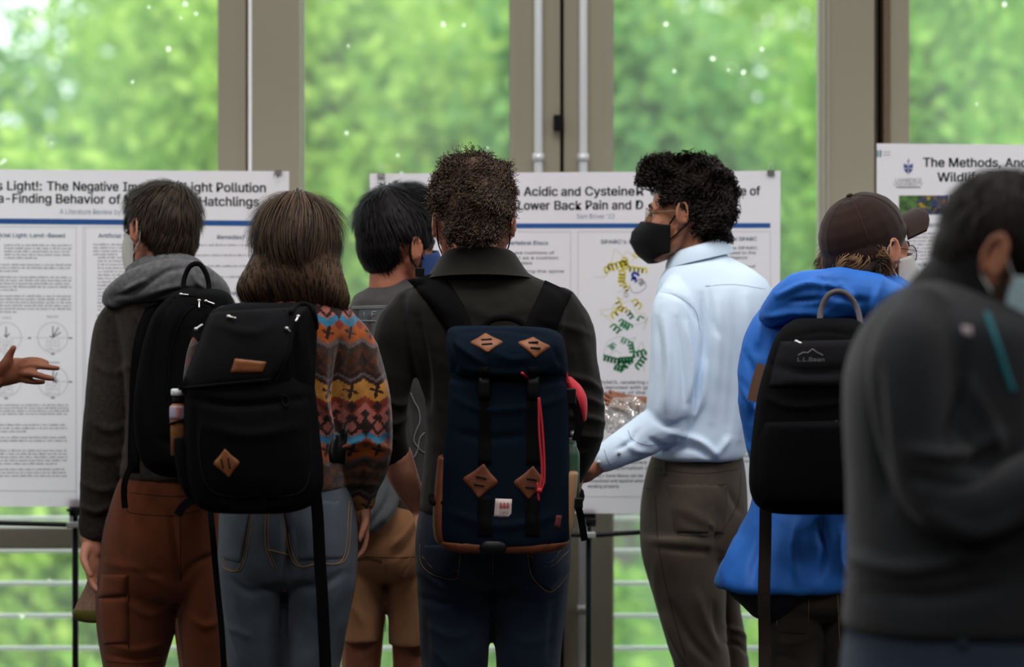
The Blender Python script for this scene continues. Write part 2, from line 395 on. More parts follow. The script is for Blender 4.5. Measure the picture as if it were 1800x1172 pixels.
def leafmat(name, c1, c2):
    m = bpy.data.materials.new(name); m.use_nodes = True; nt = m.node_tree; nt.nodes.clear()
    out = nt.nodes.new('ShaderNodeOutputMaterial'); a = nt.nodes.new('ShaderNodeBsdfDiffuse'); b = nt.nodes.new('ShaderNodeBsdfTranslucent'); mx = nt.nodes.new('ShaderNodeMixShader'); mx.inputs[0].default_value = .5
    g = nt.nodes.new('ShaderNodeNewGeometry'); c = nt.nodes.new('ShaderNodeMix'); c.data_type = 'RGBA'; c.inputs[6].default_value = c1; c.inputs[7].default_value = c2
    tc = nt.nodes.new('ShaderNodeTexCoord'); n = nt.nodes.new('ShaderNodeTexNoise'); n.inputs['Scale'].default_value = .8; nt.links.new(tc.outputs['Object'], n.inputs['Vector'])
    ad = nt.nodes.new('ShaderNodeMath'); ad.operation = 'ADD'; r = nt.nodes.new('ShaderNodeMapRange'); r.inputs[1].default_value = .75; r.inputs[2].default_value = 1.35
    nt.links.new(g.outputs['Random Per Island'], ad.inputs[0]); nt.links.new(n.outputs[0], ad.inputs[1]); nt.links.new(ad.outputs[0], r.inputs[0]); nt.links.new(r.outputs[0], c.inputs[0])
    for q in (a, b): nt.links.new(c.outputs[2], q.inputs[0])
    nt.links.new(a.outputs[0], mx.inputs[1]); nt.links.new(b.outputs[0], mx.inputs[2]); nt.links.new(mx.outputs[0], out.inputs[0]); return m
LM = [leafmat('spring_leaves_yellow', (.30, .50, .08, 1), (.58, .76, .18, 1)), leafmat('spring_leaves_green', (.20, .42, .07, 1), (.44, .68, .15, 1)), leafmat('spring_leaves_cool', (.15, .34, .10, 1), (.36, .58, .18, 1))]
M_bark = mat('grey_bark', (.14, .12, .11, 1), .95, bump=.4, bscale=20)
def tree(x, y, zc, rx, rz, n, k, seed, bush=False):
    rs = np.random.RandomState(seed); zb = -3.2+.17*(y-8)
    e = empty('bush' if bush else 'tree', (x, y, zb), 'low bright green bush on the slope outside, out of focus' if bush else 'tall spring tree outside the glass wall, out of focus', 'bush' if bush else 'tree', 'bushes on the slope outside' if bush else 'trees beyond the windows')
    # leaf clusters around lobes
    nl = 16; lob = rs.normal(size=(nl, 3)); lob /= np.linalg.norm(lob, axis=1)[:, None]; lob *= (rs.rand(nl, 1)**.4)*np.array([rx, rx*.8, rz])*.8
    c = lob[rs.randint(nl, size=n)]+rs.normal(size=(n, 3))*np.array([rx, rx*.8, rz])*.2+np.array([x, y, zc])
    c[:, 2] = np.maximum(c[:, 2], zb+.1)
    a = rs.normal(size=(n, 3)); a /= np.linalg.norm(a, axis=1)[:, None]; b = np.cross(a, rs.normal(size=(n, 3))); b /= np.linalg.norm(b, axis=1)[:, None]
    s = (rs.rand(n, 1)*.05+.055)*(1 if y < 22 else 1.35)
    V = np.stack([c-a*s, c+b*s*.6, c+a*s, c-b*s*.6], 1).reshape(-1, 3)
    me = bpy.data.meshes.new('foliage'); me.from_pydata(V.tolist(), [], (np.arange(n)[:, None]*4+np.arange(4)).tolist())
    o = link(me, 'foliage', LM[k], e, False); o['kind'] = 'stuff'
    g = Geo(); g.tube([(x, y, zb-.2), (x+rs.normal()*.1, y, (zb+zc)/2), (x+rs.normal()*.3, y, zc+rz*.4)], [.16, .12, .05], n=8)
    for q in range(7):
        t = rs.rand(); z0 = zb*(1-t)+zc*t if not bush else zb+.1; L = lob[q]; g.tube([(x, y, z0), (x+L[0]*.5, y+L[1]*.5, (z0+zc+L[2])/2), (x+L[0], y+L[1], zc+L[2])], [.07, .05, .02] if not bush else [.03, .02, .01], n=6)
    finish(g, 'trunk' if not bush else 'stems', M_bark, e)
rt = random.Random(5)
i = 0
for (x, y, zc, rx, rz) in [(-5.6,21,2.2,2.0,2.6), (-2.2,23,3.0,2.1,2.6), (1.0,22,2.4,1.9,2.3), (3.7,20.5,2.7,1.8,2.4), (6.2,22,2.3,2.0,2.5),
                           (-8.5,29,3.5,2.9,3.8), (-4.0,30,3.6,2.8,3.6), (0.2,31,3.9,2.8,3.8), (4.4,29,3.6,2.7,3.6), (8.6,30,3.7,2.9,3.8),
                           (-11,39,6,4,5.5), (-5,40,6,4,5.5), (1,40,6,4,5.5), (7,40,6,4,5.5), (12.5,38,6,4,5.5), (-17,38,6,4,5.5), (18,38,6,4,5.5), (-12,30,3.6,2.9,3.8), (12.5,30,3.6,2.9,3.8), (-15,24,3,2.6,3.4),
                           (-3.8,18,-.3,1.2,1.3), (5.0,17.5,.1,1.2,1.5)]:
    tree(x, y, zc, rx, rz, 11000 if y < 35 else 9000, [1, 0, 2][i*7 % 3] if i % 4 else 0, 100+i); i += 1
for (x, y) in [(-4.6,14.5), (-2.9,15.5), (-.8,14), (.9,15), (2.2,14.2), (3.9,15.2), (-6.5,17), (0,18.5), (2.6,18), (6.6,17), (-1.9,19.5)]:
    tree(x, y, -3.2+.17*(y-8)+.55, .95, .65, 4500, 1 if i % 2 else 0, 300+i, bush=True); i += 1
# ---------------------------------------------------------------- posters on stands
PY = 6.54
try: SANS = bpy.data.fonts.load(bpy.utils.system_resource('DATAFILES', path='fonts')+'/Inter.woff2')   # Blender's own interface typeface
except Exception: SANS = None
M_paper = mat('poster_paper', (.86, .83, .87, 1), .55, spec=.25)
def paper(name, col):
    m = bpy.data.materials.new(name); m.use_nodes = True; nt = m.node_tree; nt.nodes.clear(); out = nt.nodes.new('ShaderNodeOutputMaterial')
    a = nt.nodes.new('ShaderNodeBsdfDiffuse'); b = nt.nodes.new('ShaderNodeBsdfTranslucent'); x = nt.nodes.new('ShaderNodeMixShader'); x.inputs[0].default_value = .5
    for q in (a, b): q.inputs[0].default_value = col
    nt.links.new(a.outputs[0], x.inputs[1]); nt.links.new(b.outputs[0], x.inputs[2]); nt.links.new(x.outputs[0], out.inputs[0]); return m
M_paper = paper('thin_poster_paper', (.82, .74, .83, 1))
M_edge = mat('foam_board', (.8, .8, .8, 1), .8)
M_ink = mat('black_ink', (.035, .03, .045, 1), .7)
M_inkg = mat('grey_ink', (.17, .15, .19, 1), .7)
M_inkl = mat('pale_grey_ink', (.50, .48, .54, 1), .7)
M_blue = mat('blue_ink', (.018, .09, .31, 1), .7)
M_blued = mat('dark_blue_ink', (.03, .09, .27, 1), .7)
M_bluel = mat('slate_blue_ink', (.16, .20, .34, 1), .7)
def cap_height():
    cu = bpy.data.curves.new('t', 'FONT'); cu.body = 'H'
    if SANS: cu.font = SANS
    o = bpy.data.objects.new('t', cu); COL.objects.link(o); P, _ = arr(evald(o)); bpy.data.objects.remove(o); return P[:, 1].max()-P[:, 1].min()
CAPH = cap_height()
def strokes(geo, px, pts, w, off):
    """printed line through px points"""
    P = catmull(pts, 1); v = []; 
    for i, p in enumerate(P):
        t = P[min(i+1, len(P)-1)]-P[max(i-1, 0)]; t = t/(np.linalg.norm(t)+1e-9); n = np.array([-t[1], t[0]])*w/2
        v += [px(*(p+n), off), px(*(p-n), off)]
    geo.add(v, [(2*i, 2*i+1, 2*i+3, 2*i+2) for i in range(len(P)-1)])
class Poster:
    def __init__(s, name_label, corners, label):
        """corners px: tl, tr, br, bl"""
        s.c = corners; s.y = PY
        tl, tr, br, bl = corners
        s.root = empty('poster', U((bl[0]+br[0])/2, bl[1], PY), label, 'poster')
        n = 16; V = []
        for j in range(n+1):
            for i in range(n+1):
                u, v = i/n, j/n; x = (tl[0]*(1-u)+tr[0]*u)*(1-v)+(bl[0]*(1-u)+br[0]*u)*v; y = (tl[1]*(1-u)+tr[1]*u)*(1-v)+(bl[1]*(1-u)+br[1]*u)*v
                p = U(x, y, PY); V.append((p.x, PY, p.z))
        g = Geo(); f = []
        for j in range(n):
            for i in range(n):
                a = j*(n+1)+i; f.append((a, a+n+1, a+n+2, a+1))
        g.add(V, f); s.sheet = finish(g, 'sheet', M_paper, s.root, False)
    def px(s, x, y, off=.0012):
        p = U(x, y, PY); return (p.x, PY-off, p.z)
    def rect(s, g, x0, y0, x1, y1, off=.0012, tilt=0):
        dy = tilt*(x1-x0); g.add([s.px(x0, y0, off), s.px(x0, y1, off), s.px(x1, y1+dy, off), s.px(x1, y0+dy, off)], [(0, 1, 2, 3)])
    def text(s, g, string, x0, x1, base, cap, tilt=0, bold=.012, off=.0012):
        cu = bpy.data.curves.new('t', 'FONT'); cu.body = string; cu.resolution_u = 3
        if SANS: cu.font = SANS
        o = bpy.data.objects.new('t', cu); COL.objects.link(o); me = evald(o); P, _ = arr(me)
        bpy.data.objects.remove(o)
        if not len(P): return
        a, b = P[:, 0].min(), P[:, 0].max(); k = (x1-x0)/(b-a); ky = cap*.93/CAPH
        V = [s.px(x0+(x-a)*k, base-y*ky+tilt*(x-a)*k, off) for x, y, z in P]
        fs = [tuple(q.vertices) for q in me.polygons]; bpy.data.meshes.remove(me)
        g.add(V, fs)
        if bold:
            for d in (-.024*cap, .024*cap) if cap > 10 else (.03*cap,):
                for e in (-.015*cap, .015*cap): g.add([(v[0]+d*PY/F*1.4, v[1]-.0001, v[2]+e*PY/F) for v in V], fs)
    def lines(s, g, x0, x1, y, n, lh, xh, seed, last=.5, indent=0, tilt=0, fill=.62):
        """rows of tiny letters too small to read"""
        rs = random.Random(seed)
        for k in range(n):
            x = x0; e = x1 if k < n-1 else x0+(x1-x0)*last
            while x < e-2:
                w = rs.randint(2, 9)*xh*.78
                w = min(w, e-x)
                q = x
                while q < x+w-xh*.3:
                    lw = xh*rs.uniform(.3, .62); up = xh*rs.choice([0, 0, 0, .5]); s.rect(g, q, y-xh-up+tilt*(q-x0), min(q+lw, x+w), y+tilt*(q-x0), .001); q += lw+xh*.24
                x += w+xh*.85
            y += lh
# poster 1 -----------------------------------------------------------------
P1 = Poster('a', [(-245, 296), (508, 301), (507, 892), (-245, 889)], 'wide poster with a blue rule on light pollution and hatchlings, at the left edge')
g = Geo(); T = .0085
P1.text(g, "s Light!:", -5, 73, 334, 17, T); P1.text(g, "The", 83, 120, 334.6, 17, T); P1.text(g, "Negative", 129, 208, 335, 17, T); P1.text(g, "Impacts of", 217, 318, 336, 17, T); P1.text(g, "Light Pollution", 325, 467, 336.5, 17, T)
P1.text(g, "a-Finding", -3, 90, 356, 17, T); P1.text(g, "Behavior", 99, 184, 357, 17, T); P1.text(g, "of", 192, 212, 358, 17, T); P1.text(g, "Marine Turtle", 219, 345, 358.5, 17, T); P1.text(g, "Hatchlings", 351, 455, 361.5, 17, T)
P1.text(g, "It'", -34, -14, 334, 17, T); P1.text(g, "Se", -26, -5, 356, 17, T)
finish(g, 'title_lettering', M_ink, P1.root, False)['kind'] = 'stuff'
g = Geo(); P1.text(g, "A Literature Review by Eli", 105, 226, 376, 9.5, T, bold=0); finish(g, 'byline_lettering', M_bluel, P1.root, False)
g = Geo(); P1.rect(g, -225, 382, 492, 391.5, tilt=.0085); finish(g, 'blue_rule', M_blue, P1.root, False)
g = Geo(); P1.text(g, "Artificial Light: Land-Based", -22, 114, 416.5, 7.5, .006, bold=.02); P1.text(g, "Artificial Light: Vessel", 173, 280, 417.5, 7.5, .006, bold=.02); P1.text(g, "Remedies?", 382, 430, 420, 7.5, .006, bold=.02)
P1.text(g, "References", 385, 434, 518, 7.5, .006, bold=.02)
finish(g, 'heading_lettering', M_blued, P1.root, False)['kind'] = 'stuff'
g = Geo()
for (y, n) in ((432, 5), (466, 3), (488, 5), (521, 6)): P1.lines(g, -60 if y != 432 else 8, 126, y, n, 5.6, 2.1, y, tilt=.005)
P1.lines(g, -60, 122, 713, 4, 5.2, 2, 1, last=1)
for (y, n, l) in ((748, 3, .6), (770, 3, .1), (793, 5, .9), (826, 4, .25)): P1.lines(g, -60, 118, y, n, 5.8, 2.1, y, last=l)
P1.lines(g, 164, 250, 431, 4, 5.8, 2.1, 8); P1.lines(g, 172, 250, 454, 16, 6.1, 2.1, 9); P1.lines(g, 170, 240, 556, 30, 6.1, 2.1, 19)
for k, y in enumerate((432, 450, 469, 488)): P1.lines(g, 338, 450 if k else 470, y, 1, 5.5, 2.2, 60+k, last=.95)
P1.lines(g, 345, 470, 560, 30, 6.1, 2.1, 29)
finish(g, 'body_print', M_inkg, P1.root, False)['kind'] = 'stuff'
g = Geo()
for a in ((134, 398, 134, 884), (146, 398, 146, 862), (150, 398, 150, 884), (330, 400, 330, 884), (334, 400, 334, 884)): strokes(g, P1.px, [(a[0], a[1]), (a[2], a[3])], 1, .001)
for a in ((-60, 398, 136, 399), (148, 399, 330, 400), (-60, 862, 134, 863)): strokes(g, P1.px, [(a[0], a[1]), (a[2], a[3])], 1, .001)
def circ(g, cx, cy, r, w=1): strokes(g, P1.px, [(cx+r*math.cos(t), cy+r*math.sin(t)) for t in np.linspace(0, 2*math.pi, 33)], w, .0014)
for cx, cy in ((11, 593), (93, 593), (11, 670), (93, 670)):
    circ(g, cx, cy, 26.5); strokes(g, P1.px, [(cx-33, cy+.5), (cx-8, cy+.5)], .8, .001); strokes(g, P1.px, [(cx+6, cy+.5), (cx+32, cy+.5)], .8, .001)
    for sx in (-1, 1):
        strokes(g, P1.px, [(cx+sx*11, cy+3), (cx+sx*11, cy+22)], .8, .001)
    strokes(g, P1.px, [(cx-11, cy+22), (cx+11, cy+22)], .8, .001); strokes(g, P1.px, [(cx-9, cy+5), (cx+9, cy+5)], .8, .001); P1.lines(g, cx-8, cx+9, cy+10, 3, 5, 1.8, cx+cy)
    strokes(g, P1.px, [(cx, cy+24), (cx, cy+31)], .8, .001)
finish(g, 'chart_outlines', M_inkl, P1.root, False)['kind'] = 'stuff'
g = Geo()
for cx, cy, A in ((11, 593, [(0, -19), (6, -7), (-3, -5)]), (93, 593, [(0, -20), (10, -18), (14, -9), (4, -8), (-6, -2)]), (11, 670, [(8, -10), (10, 3)]), (93, 670, [(8, -16), (1, -20), (7, -6), (10, -2), (8, 2)])):
    for dx, dy in A: strokes(g, P1.px, [(cx, cy), (cx+dx, cy+dy)], 1.8, .0016)
P1.text(g, "Control", 4, 20, 560, 4, bold=0); P1.text(g, "Barrier", 83, 103, 558, 4, bold=0); strokes(g, P1.px, [(80, 637), (105, 637)], 1.2, .001); strokes(g, P1.px, [(2, 637), (22, 637)], 1.2, .001)
for x, y in ((124, 594), (52, 594), (93, 622), (124, 671), (93, 699), (11, 700), (11, 624)): P1.rect(g, x-3, y-1.2, x+3, y+1.2)
finish(g, 'chart_arrows', M_inkg, P1.root, False)['kind'] = 'stuff'
# poster 2 -----------------------------------------------------------------
P2 = Poster('b', [(650, 305), (1372, 300), (1369, 904), (652, 900)], 'white poster with a blue rule and a yellow and green protein drawing, centre')
g = Geo()
P2.text(g, "The Interplay between Acidic and", 700, 1020-33, 344, 16.5); 
g = Geo()
P2.text(g, "Calcium Binding i", 734, 901, 344.6, 16.5, -.002); P2.text(g, "n", 903, 913, 344, 16.5); P2.text(g, "Acidic", 921, 980, 344, 16.5); P2.text(g, "and", 987, 1020, 344, 16.5); P2.text(g, "Cysteine", 1029, 1115, 343.5, 16.5); P2.text(g, "R", 1119, 1131, 343.5, 16.5); P2.text(g, "esidues: The R", 1144, 1278, 343.5, 16.5); P2.text(g, "ole of", 1285, 1336, 343, 16.5)
P2.text(g, "SPARC in", 790, 896, 369, 16.5); P2.text(g, "Lower", 911, 966, 368.5, 16.5); P2.text(g, "Back", 975, 1022, 368.5, 16.5); P2.text(g, "Pain", 1030, 1068, 368, 16.5); P2.text(g, "and", 1076, 1109, 368, 16.5); P2.text(g, "D", 1118, 1130, 367.5, 16.5); P2.text(g, "egeneration", 1142, 1292, 367.5, 16.5)
finish(g, 'title_lettering', M_ink, P2.root, False)['kind'] = 'stuff'
g = Geo(); P2.text(g, "Sam Driver '22", 1014, 1080, 384, 8.5, bold=0); finish(g, 'byline_lettering', M_bluel, P2.root, False)
g = Geo(); P2.rect(g, 666, 393, 1354, 401.5, tilt=-.0015); finish(g, 'blue_rule', M_blue, P2.root, False)
g = Geo(); P2.text(g, "Intervertebral Discs", 868, 963, 430, 7, bold=.02); P2.text(g, "SPARC's Structure", 1056, 1152, 428, 7, bold=.02); P2.text(g, "Non-functional SPARC", 1226, 1330, 423, 7, bold=.02)
finish(g, 'heading_lettering', M_blued, P2.root, False)['kind'] = 'stuff'
g = Geo()
def t2(st, x0, x1, y, c=5.4): P2.text(g, st, x0, x1, y, c, bold=.03)
t2("Intervertebral discs are cushions of", 812, 974, 446.5); t2("cartilage that act as a cushion", 830, 981, 455.5); t2("between vertebrates", 838, 935, 464.5); t2("Responsible for giving the spine", 826, 991, 479)
t2("mutation of the SPARC", 1222, 1331, 438); t2("gene is likely to lead to the", 1214, 1328, 446.5); t2("absence", 1282, 1313, 455)
t2("PyMOL rendering of SPARC", 1055, 1180, 674.5, 6.2); t2("is denoted with green", 1052, 1158, 683.5, 6.2); t2("into one of the four", 1056, 1160, 692.5, 6.2); t2("with bound calcium", 1058, 1155, 701.5, 6.2)
t2("Bone hallows also", 1065, 1162, 815, 6.2); t2("the transportation of Ca", 1040, 1160, 825, 6.2); t2("for Ca2+ bone tissue can be", 1032, 1130, 838.5, 6.2); t2("mineralized and repaired when", 1034, 1132, 847.5, 6.2); t2("working properly", 1033, 1088, 857, 6.2)
P2.lines(g, 672, 740, 440, 40, 9, 3, 77); P2.lines(g, 1230, 1330, 470, 40, 9, 3, 78)
finish(g, 'body_print', M_inkg, P2.root, False)['kind'] = 'stuff'
g = Geo()
for x in (1003, 1016, 1210, 1216, 1354, 830, 836): strokes(g, P2.px, [(x, 407), (x, 880)], 1, .001)
for a in ((666, 407, 1003), (1016, 407, 1210), (1216, 407, 1354), (1016, 873, 1210)): strokes(g, P2.px, [(a[0], a[1]), (a[2], a[1])], 1, .001)
finish(g, 'column_frames', M_inkl, P2.root, False)['kind'] = 'stuff'
# the protein ribbon drawing: coils (helices) and thin loops
def coil(g, p0, p1, r, turns, w, seed=0):
    p0 = np.array(p0, float); p1 = np.array(p1, float); d = p1-p0; L = np.linalg.norm(d); d /= L; n = np.array([-d[1], d[0]]); Q = []
    for t in np.linspace(0, 1, int(turns*14)): a = t*turns*2*math.pi+seed; Q.append(p0+d*(L*t+r*.45*math.cos(a))+n*r*math.sin(a))
    strokes(g, P2.px, Q, w, .0014)
def thread(g, pts, seed, w=.9, j=4):
    rs = random.Random(seed); strokes(g, P2.px, catmull([(x+rs.uniform(-j, j), y+rs.uniform(-j, j)) for x, y in pts], 8), w, .0011)
M_y = mat('yellow_ink', (.62, .52, .02, 1), .7); M_yl = mat('pale_yellow_ink', (.60, .56, .30, 1), .7); M_gr = mat('green_ink', (.01, .23, .07, 1), .7); M_nb = mat('deep_blue_ink', (.02, .04, .35, 1), .7); M_gl = mat('pale_green_ink', (.42, .50, .44, 1), .7)
g = Geo()
for a in [((1070, 472), (1098, 462), 6, 4, 3), ((1062, 478), (1075, 466), 5, 2, 3), ((1096, 455), (1100, 472), 6, 3, 3.2), ((1104, 472), (1136, 476), 4.5, 4.5, 3.2), ((1094, 476), (1092, 500), 5.5, 4, 3.2), ((1097, 500), (1104, 512), 4, 2, 2.6), ((1084, 526), (1092, 545), 5, 2.5, 2.6), ((1093, 540), (1106, 550), 4, 2, 2.4), ((1114, 528), (1126, 540), 5, 2, 2.8), ((1122, 444), (1114, 452), 5, 2, 1.6), ((1076, 556), (1090, 545), 5, 2, 3.4)]: coil(g, *a, seed=a[0][0])
finish(g, 'protein_upper_coils', M_y, P2.root, False)
g = Geo(); thread(g, [(1048, 484), (1062, 488), (1070, 476), (1076, 448), (1084, 442), (1092, 450), (1100, 446), (1115, 450), (1112, 458)], 1); thread(g, [(1056, 545), (1060, 556), (1072, 552), (1078, 536), (1090, 530), (1100, 512), (1088, 514), (1084, 508)], 2); thread(g, [(1056, 545), (1080, 541), (1108, 532), (1122, 545), (1136, 555), (1130, 568)], 3); thread(g, [(1064, 558), (1074, 566), (1084, 570), (1100, 575)], 4)
finish(g, 'protein_upper_threads', M_yl, P2.root, False)
g = Geo(); coil(g, (1112, 488), (1120, 480), 5, 1.2, 4.5, 1); coil(g, (1112, 490), (1118, 492), 4, 1, 3.5, 2); finish(g, 'protein_blue_piece', M_nb, P2.root, False)
g = Geo(); coil(g, (1124, 492), (1130, 500), 5, 2.5, 1.3, 1)
thread(g, [(1106, 500), (1112, 512), (1124, 514), (1134, 506), (1132, 494), (1122, 490)], 9, 1, 1)
thread(g, [(1098, 512), (1104, 518), (1100, 522), (1096, 514)], 10, 1, 1); finish(g, 'protein_grey_loops', M_inkg, P2.root, False)
g = Geo()
for a in [((1104, 549), (1112, 560), 4, 2, 2.6), ((1118, 562), (1132, 556), 3, 1.5, 2.6), ((1090, 566), (1108, 576), 6, 3.5, 2.8), ((1076, 572), (1090, 584), 5, 2.5, 2.8), ((1092, 596), (1104, 602), 5, 2.5, 1.6), ((1108, 602), (1111, 618), 4, 3, 3.2), ((1060, 628), (1090, 636), 4.5, 5, 3.6), ((1086, 634), (1114, 632), 5, 5, 3.8), ((1112, 624), (1136, 618), 4.5, 3.5, 3.6), ((1080, 644), (1096, 650), 5, 3, 3.4), ((1096, 648), (1104, 636), 5, 2, 3.4), ((1120, 646), (1134, 626), 5, 3.5, 3.4), ((1072, 612), (1080, 606), 5, 2.5, 1.6)]: coil(g, *a, seed=a[0][0])
finish(g, 'protein_lower_coils', M_gr, P2.root, False)
g = Geo(); thread(g, [(1064, 604), (1070, 594), (1090, 588), (1096, 604), (1112, 592), (1110, 604)], 5); thread(g, [(1064, 604), (1062, 622), (1070, 630), (1080, 614), (1094, 620)], 6); thread(g, [(1112, 575), (1130, 570), (1138, 560), (1134, 580)], 7); thread(g, [(1118, 640), (1124, 612), (1134, 606), (1128, 655)], 8)
finish(g, 'protein_lower_threads', M_gl, P2.root, False)
# poster 3 -----------------------------------------------------------------
M_paper3 = M_paper
P3 = Poster('c', [(1541, 252), (2260, 258), (2258, 860), (1540, 857)], 'poster with a shield emblem and a strip of nature photographs, at the right edge')
g = Geo(); P3.text(g, "The Methods, And", 1623, 1805, 293, 17, .006); P3.text(g, "Impacts", 1815, 1900, 293, 17); P3.text(g, "Wildlife Food Tourism", 1648, 1880, 319, 17, .006); finish(g, 'title_lettering', M_ink, P3.root, False)['kind'] = 'stuff'
g = Geo(); P3.text(g, "LAWRENCE", 1574, 1620, 319.5, 6.5, bold=0); P3.text(g, "UNIVERSITY", 1571, 1622, 326.5, 6.5, bold=0); P3.rect(g, 1575, 328.3, 1618, 330); P3.text(g, "ABSTRACT", 1628, 1665, 399, 6.5, bold=.02); P3.text(g, "BACKGROUND", 1608, 1665, 468, 6.5, bold=.02)
finish(g, 'heading_lettering', M_inkg, P3.root, False)['kind'] = 'stuff'
g = Geo()
P3.lines(g, 1556, 1780, 412, 6, 6.4, 2.2, 91, last=1); P3.lines(g, 1556, 1780, 450, 2, 6.4, 2.2, 92); P3.lines(g, 1556, 1780, 480, 40, 6.4, 2.2, 93); P3.text(g, "Appleton, Wisconsin", 1576, 1618, 329.6, 2.4, bold=0)
P3.rect(g, 1552, 267, 1565, 268); P3.rect(g, 1552, 272, 1565, 273)
finish(g, 'body_print', M_inkg, P3.root, False)['kind'] = 'stuff'
g = Geo(); P3.rect(g, 1541.5, 264, 1544, 276); P3.rect(g, 1546, 264, 1549, 276); finish(g, 'corner_badge', mat('teal_ink', (.03, .17, .22, 1), .7), P3.root, False)
# shield emblem: four-part shield under a small torch
g = Geo(); cx, cy = 1596.5, 293
def poly(g, P, pts, off): g.add([P.px(x, y, off) for x, y in pts], [tuple(range(len(pts)))])
poly(g, P3, [(cx-8, cy-6), (cx-8, cy+3), (cx-6, cy+8), (cx, cy+13), (cx+6, cy+8), (cx+8, cy+3), (cx+8, cy-6), (cx+3, cy-3), (cx, cy-6), (cx-3, cy-3)], .001)
finish(g, 'shield', M_blued, P3.root, False)
g = Geo(); P3.rect(g, cx-1.2, cy-5, cx+1.2, cy+12, .0016); P3.rect(g, cx-7.6, cy+2, cx+7.6, cy+4.2, .0016); finish(g, 'shield_cross', M_paper, P3.root, False)
g = Geo(); poly(g, P3, [(cx-1.6, cy-7), (cx+1.6, cy-7), (cx+1.8, cy-11), (cx+.6, cy-16), (cx-.4, cy-12), (cx-1.8, cy-10)], .001); finish(g, 'torch', M_bluel, P3.root, False)
def photomat(name, cols, sc):
    m = bpy.data.materials.new(name); m.use_nodes = True; nt = m.node_tree; p = nt.nodes['Principled BSDF']; p.inputs['Roughness'].default_value = .5
    v = nt.nodes.new('ShaderNodeTexVoronoi'); v.inputs['Scale'].default_value = sc; n = nt.nodes.new('ShaderNodeTexNoise'); n.inputs['Scale'].default_value = sc*.8; n.inputs['Detail'].default_value = 3
    tc = nt.nodes.new('ShaderNodeTexCoord'); nt.links.new(tc.outputs['Object'], v.inputs['Vector']); nt.links.new(tc.outputs['Object'], n.inputs['Vector'])
    s = nt.nodes.new('ShaderNodeSeparateColor'); nt.links.new(v.outputs['Color'], s.inputs[0]); a = nt.nodes.new('ShaderNodeMath'); a.operation = 'MULTIPLY_ADD'; a.inputs[1].default_value = .75
    b = nt.nodes.new('ShaderNodeMath'); b.operation = 'MULTIPLY_ADD'; b.inputs[1].default_value = .9; b.inputs[2].default_value = -.32; nt.links.new(n.outputs[0], b.inputs[0]); nt.links.new(b.outputs[0], a.inputs[2])
    nt.links.new(s.outputs[0], a.inputs[0]); r = nt.nodes.new('ShaderNodeValToRGB'); nt.links.new(a.outputs[0], r.inputs[0]); nt.links.new(r.outputs[0], p.inputs['Base Color'])
    el = r.color_ramp.elements; el[0].color = cols[0]; el[1].position = .98; el[1].color = cols[-1]
    for i, c in enumerate(cols[1:-1]): e = el.new((i+1)/(len(cols)-1)); e.color = c
    return m
ph = [((1580, 1612), [(.03, .05, .02, 1), (.05, .14, .03, 1), (.10, .22, .06, 1), (.02, .03, .02, 1)]),
      ((1612, 1638), [(.55, .30, .03, 1), (.05, .12, .03, 1), (.015, .03, .02, 1), (.04, .10, .03, 1), (.02, .04, .14, 1), (.5, .06, .02, 1)]),
      ((1638, 1668), [(.6, .40, .05, 1), (.02, .03, .12, 1), (.01, .01, .02, 1), (.03, .05, .20, 1), (.08, .08, .05, 1), (.6, .12, .02, 1)]),
      ((1670, 1733), [(.4, .40, .28, 1), (.05, .07, .03, 1), (.08, .14, .05, 1), (.15, .20, .08, 1), (.04, .05, .03, 1), (.35, .06, .03, 1)]),
      ((1733, 1790), [(.03, .05, .02, 1), (.06, .16, .04, 1), (.35, .03, .02, 1), (.2, .25, .1, 1)]),
      ((1792, 1880), [(.03, .05, .02, 1), (.10, .16, .04, 1), (.35, .2, .1, 1), (.2, .25, .1, 1)])]
for k, ((a, b), cs) in enumerate(ph):
    g = Geo(); P3.rect(g, a, 343.5, b, 377); finish(g, 'printed_photo', photomat('printed_photo_%d' % k, cs, 75), P3.root, False)
g = Geo(); P3.rect(g, 1716, 342.6, 1790, 349, .0018); finish(g, 'red_banner', mat('red_ink', (.45, .03, .03, 1), .7), P3.root, False)
# binder clips
M_clip = mat('black_steel_clip', (.01, .01, .012, 1), .35, spec=.5)
def clip(px, py, label, up):
    r = empty('binder_clip', U(px, py+7, PY), label, 'clip'); x, z = U(px, py, PY).x, U(px, py, PY).z
    g = Geo(); w = .0095
    g.add([(x-w, PY-.007, z-.011), (x+w, PY-.007, z-.011), (x+w, PY+.013, z-.011), (x-w, PY+.013, z-.011), (x-w, PY-.001, z+.003), (x+w, PY-.001, z+.003), (x+w, PY+.007, z+.003), (x-w, PY+.007, z+.003)], [(0,3,2,1), (4,5,6,7), (0,1,5,4), (1,2,6,5), (2,3,7,6), (3,0,4,7)])
    finish(g, 'clip_body', M_clip, r, False, .0006)
    g = Geo(); s = 1 if up else -1; zz = z+.003 if up else z-.011; yy = PY+.003 if up else PY-.007
    g.tube([(x-.006, yy, zz), (x-.0045, yy-.004, zz+s*.014), (x, yy-.005, zz+s*.021), (x+.0045, yy-.004, zz+s*.014), (x+.006, yy, zz)], .0009, n=6); finish(g, 'wire_handle', M_steel, r)
clip(489, 301, 'black binder clip at the upper right corner of the hatchling poster', False)
clip(670, 306, 'black binder clip at the upper left corner of the protein poster', True)
clip(1355, 301, 'black binder clip at the upper right corner of the protein poster', True)
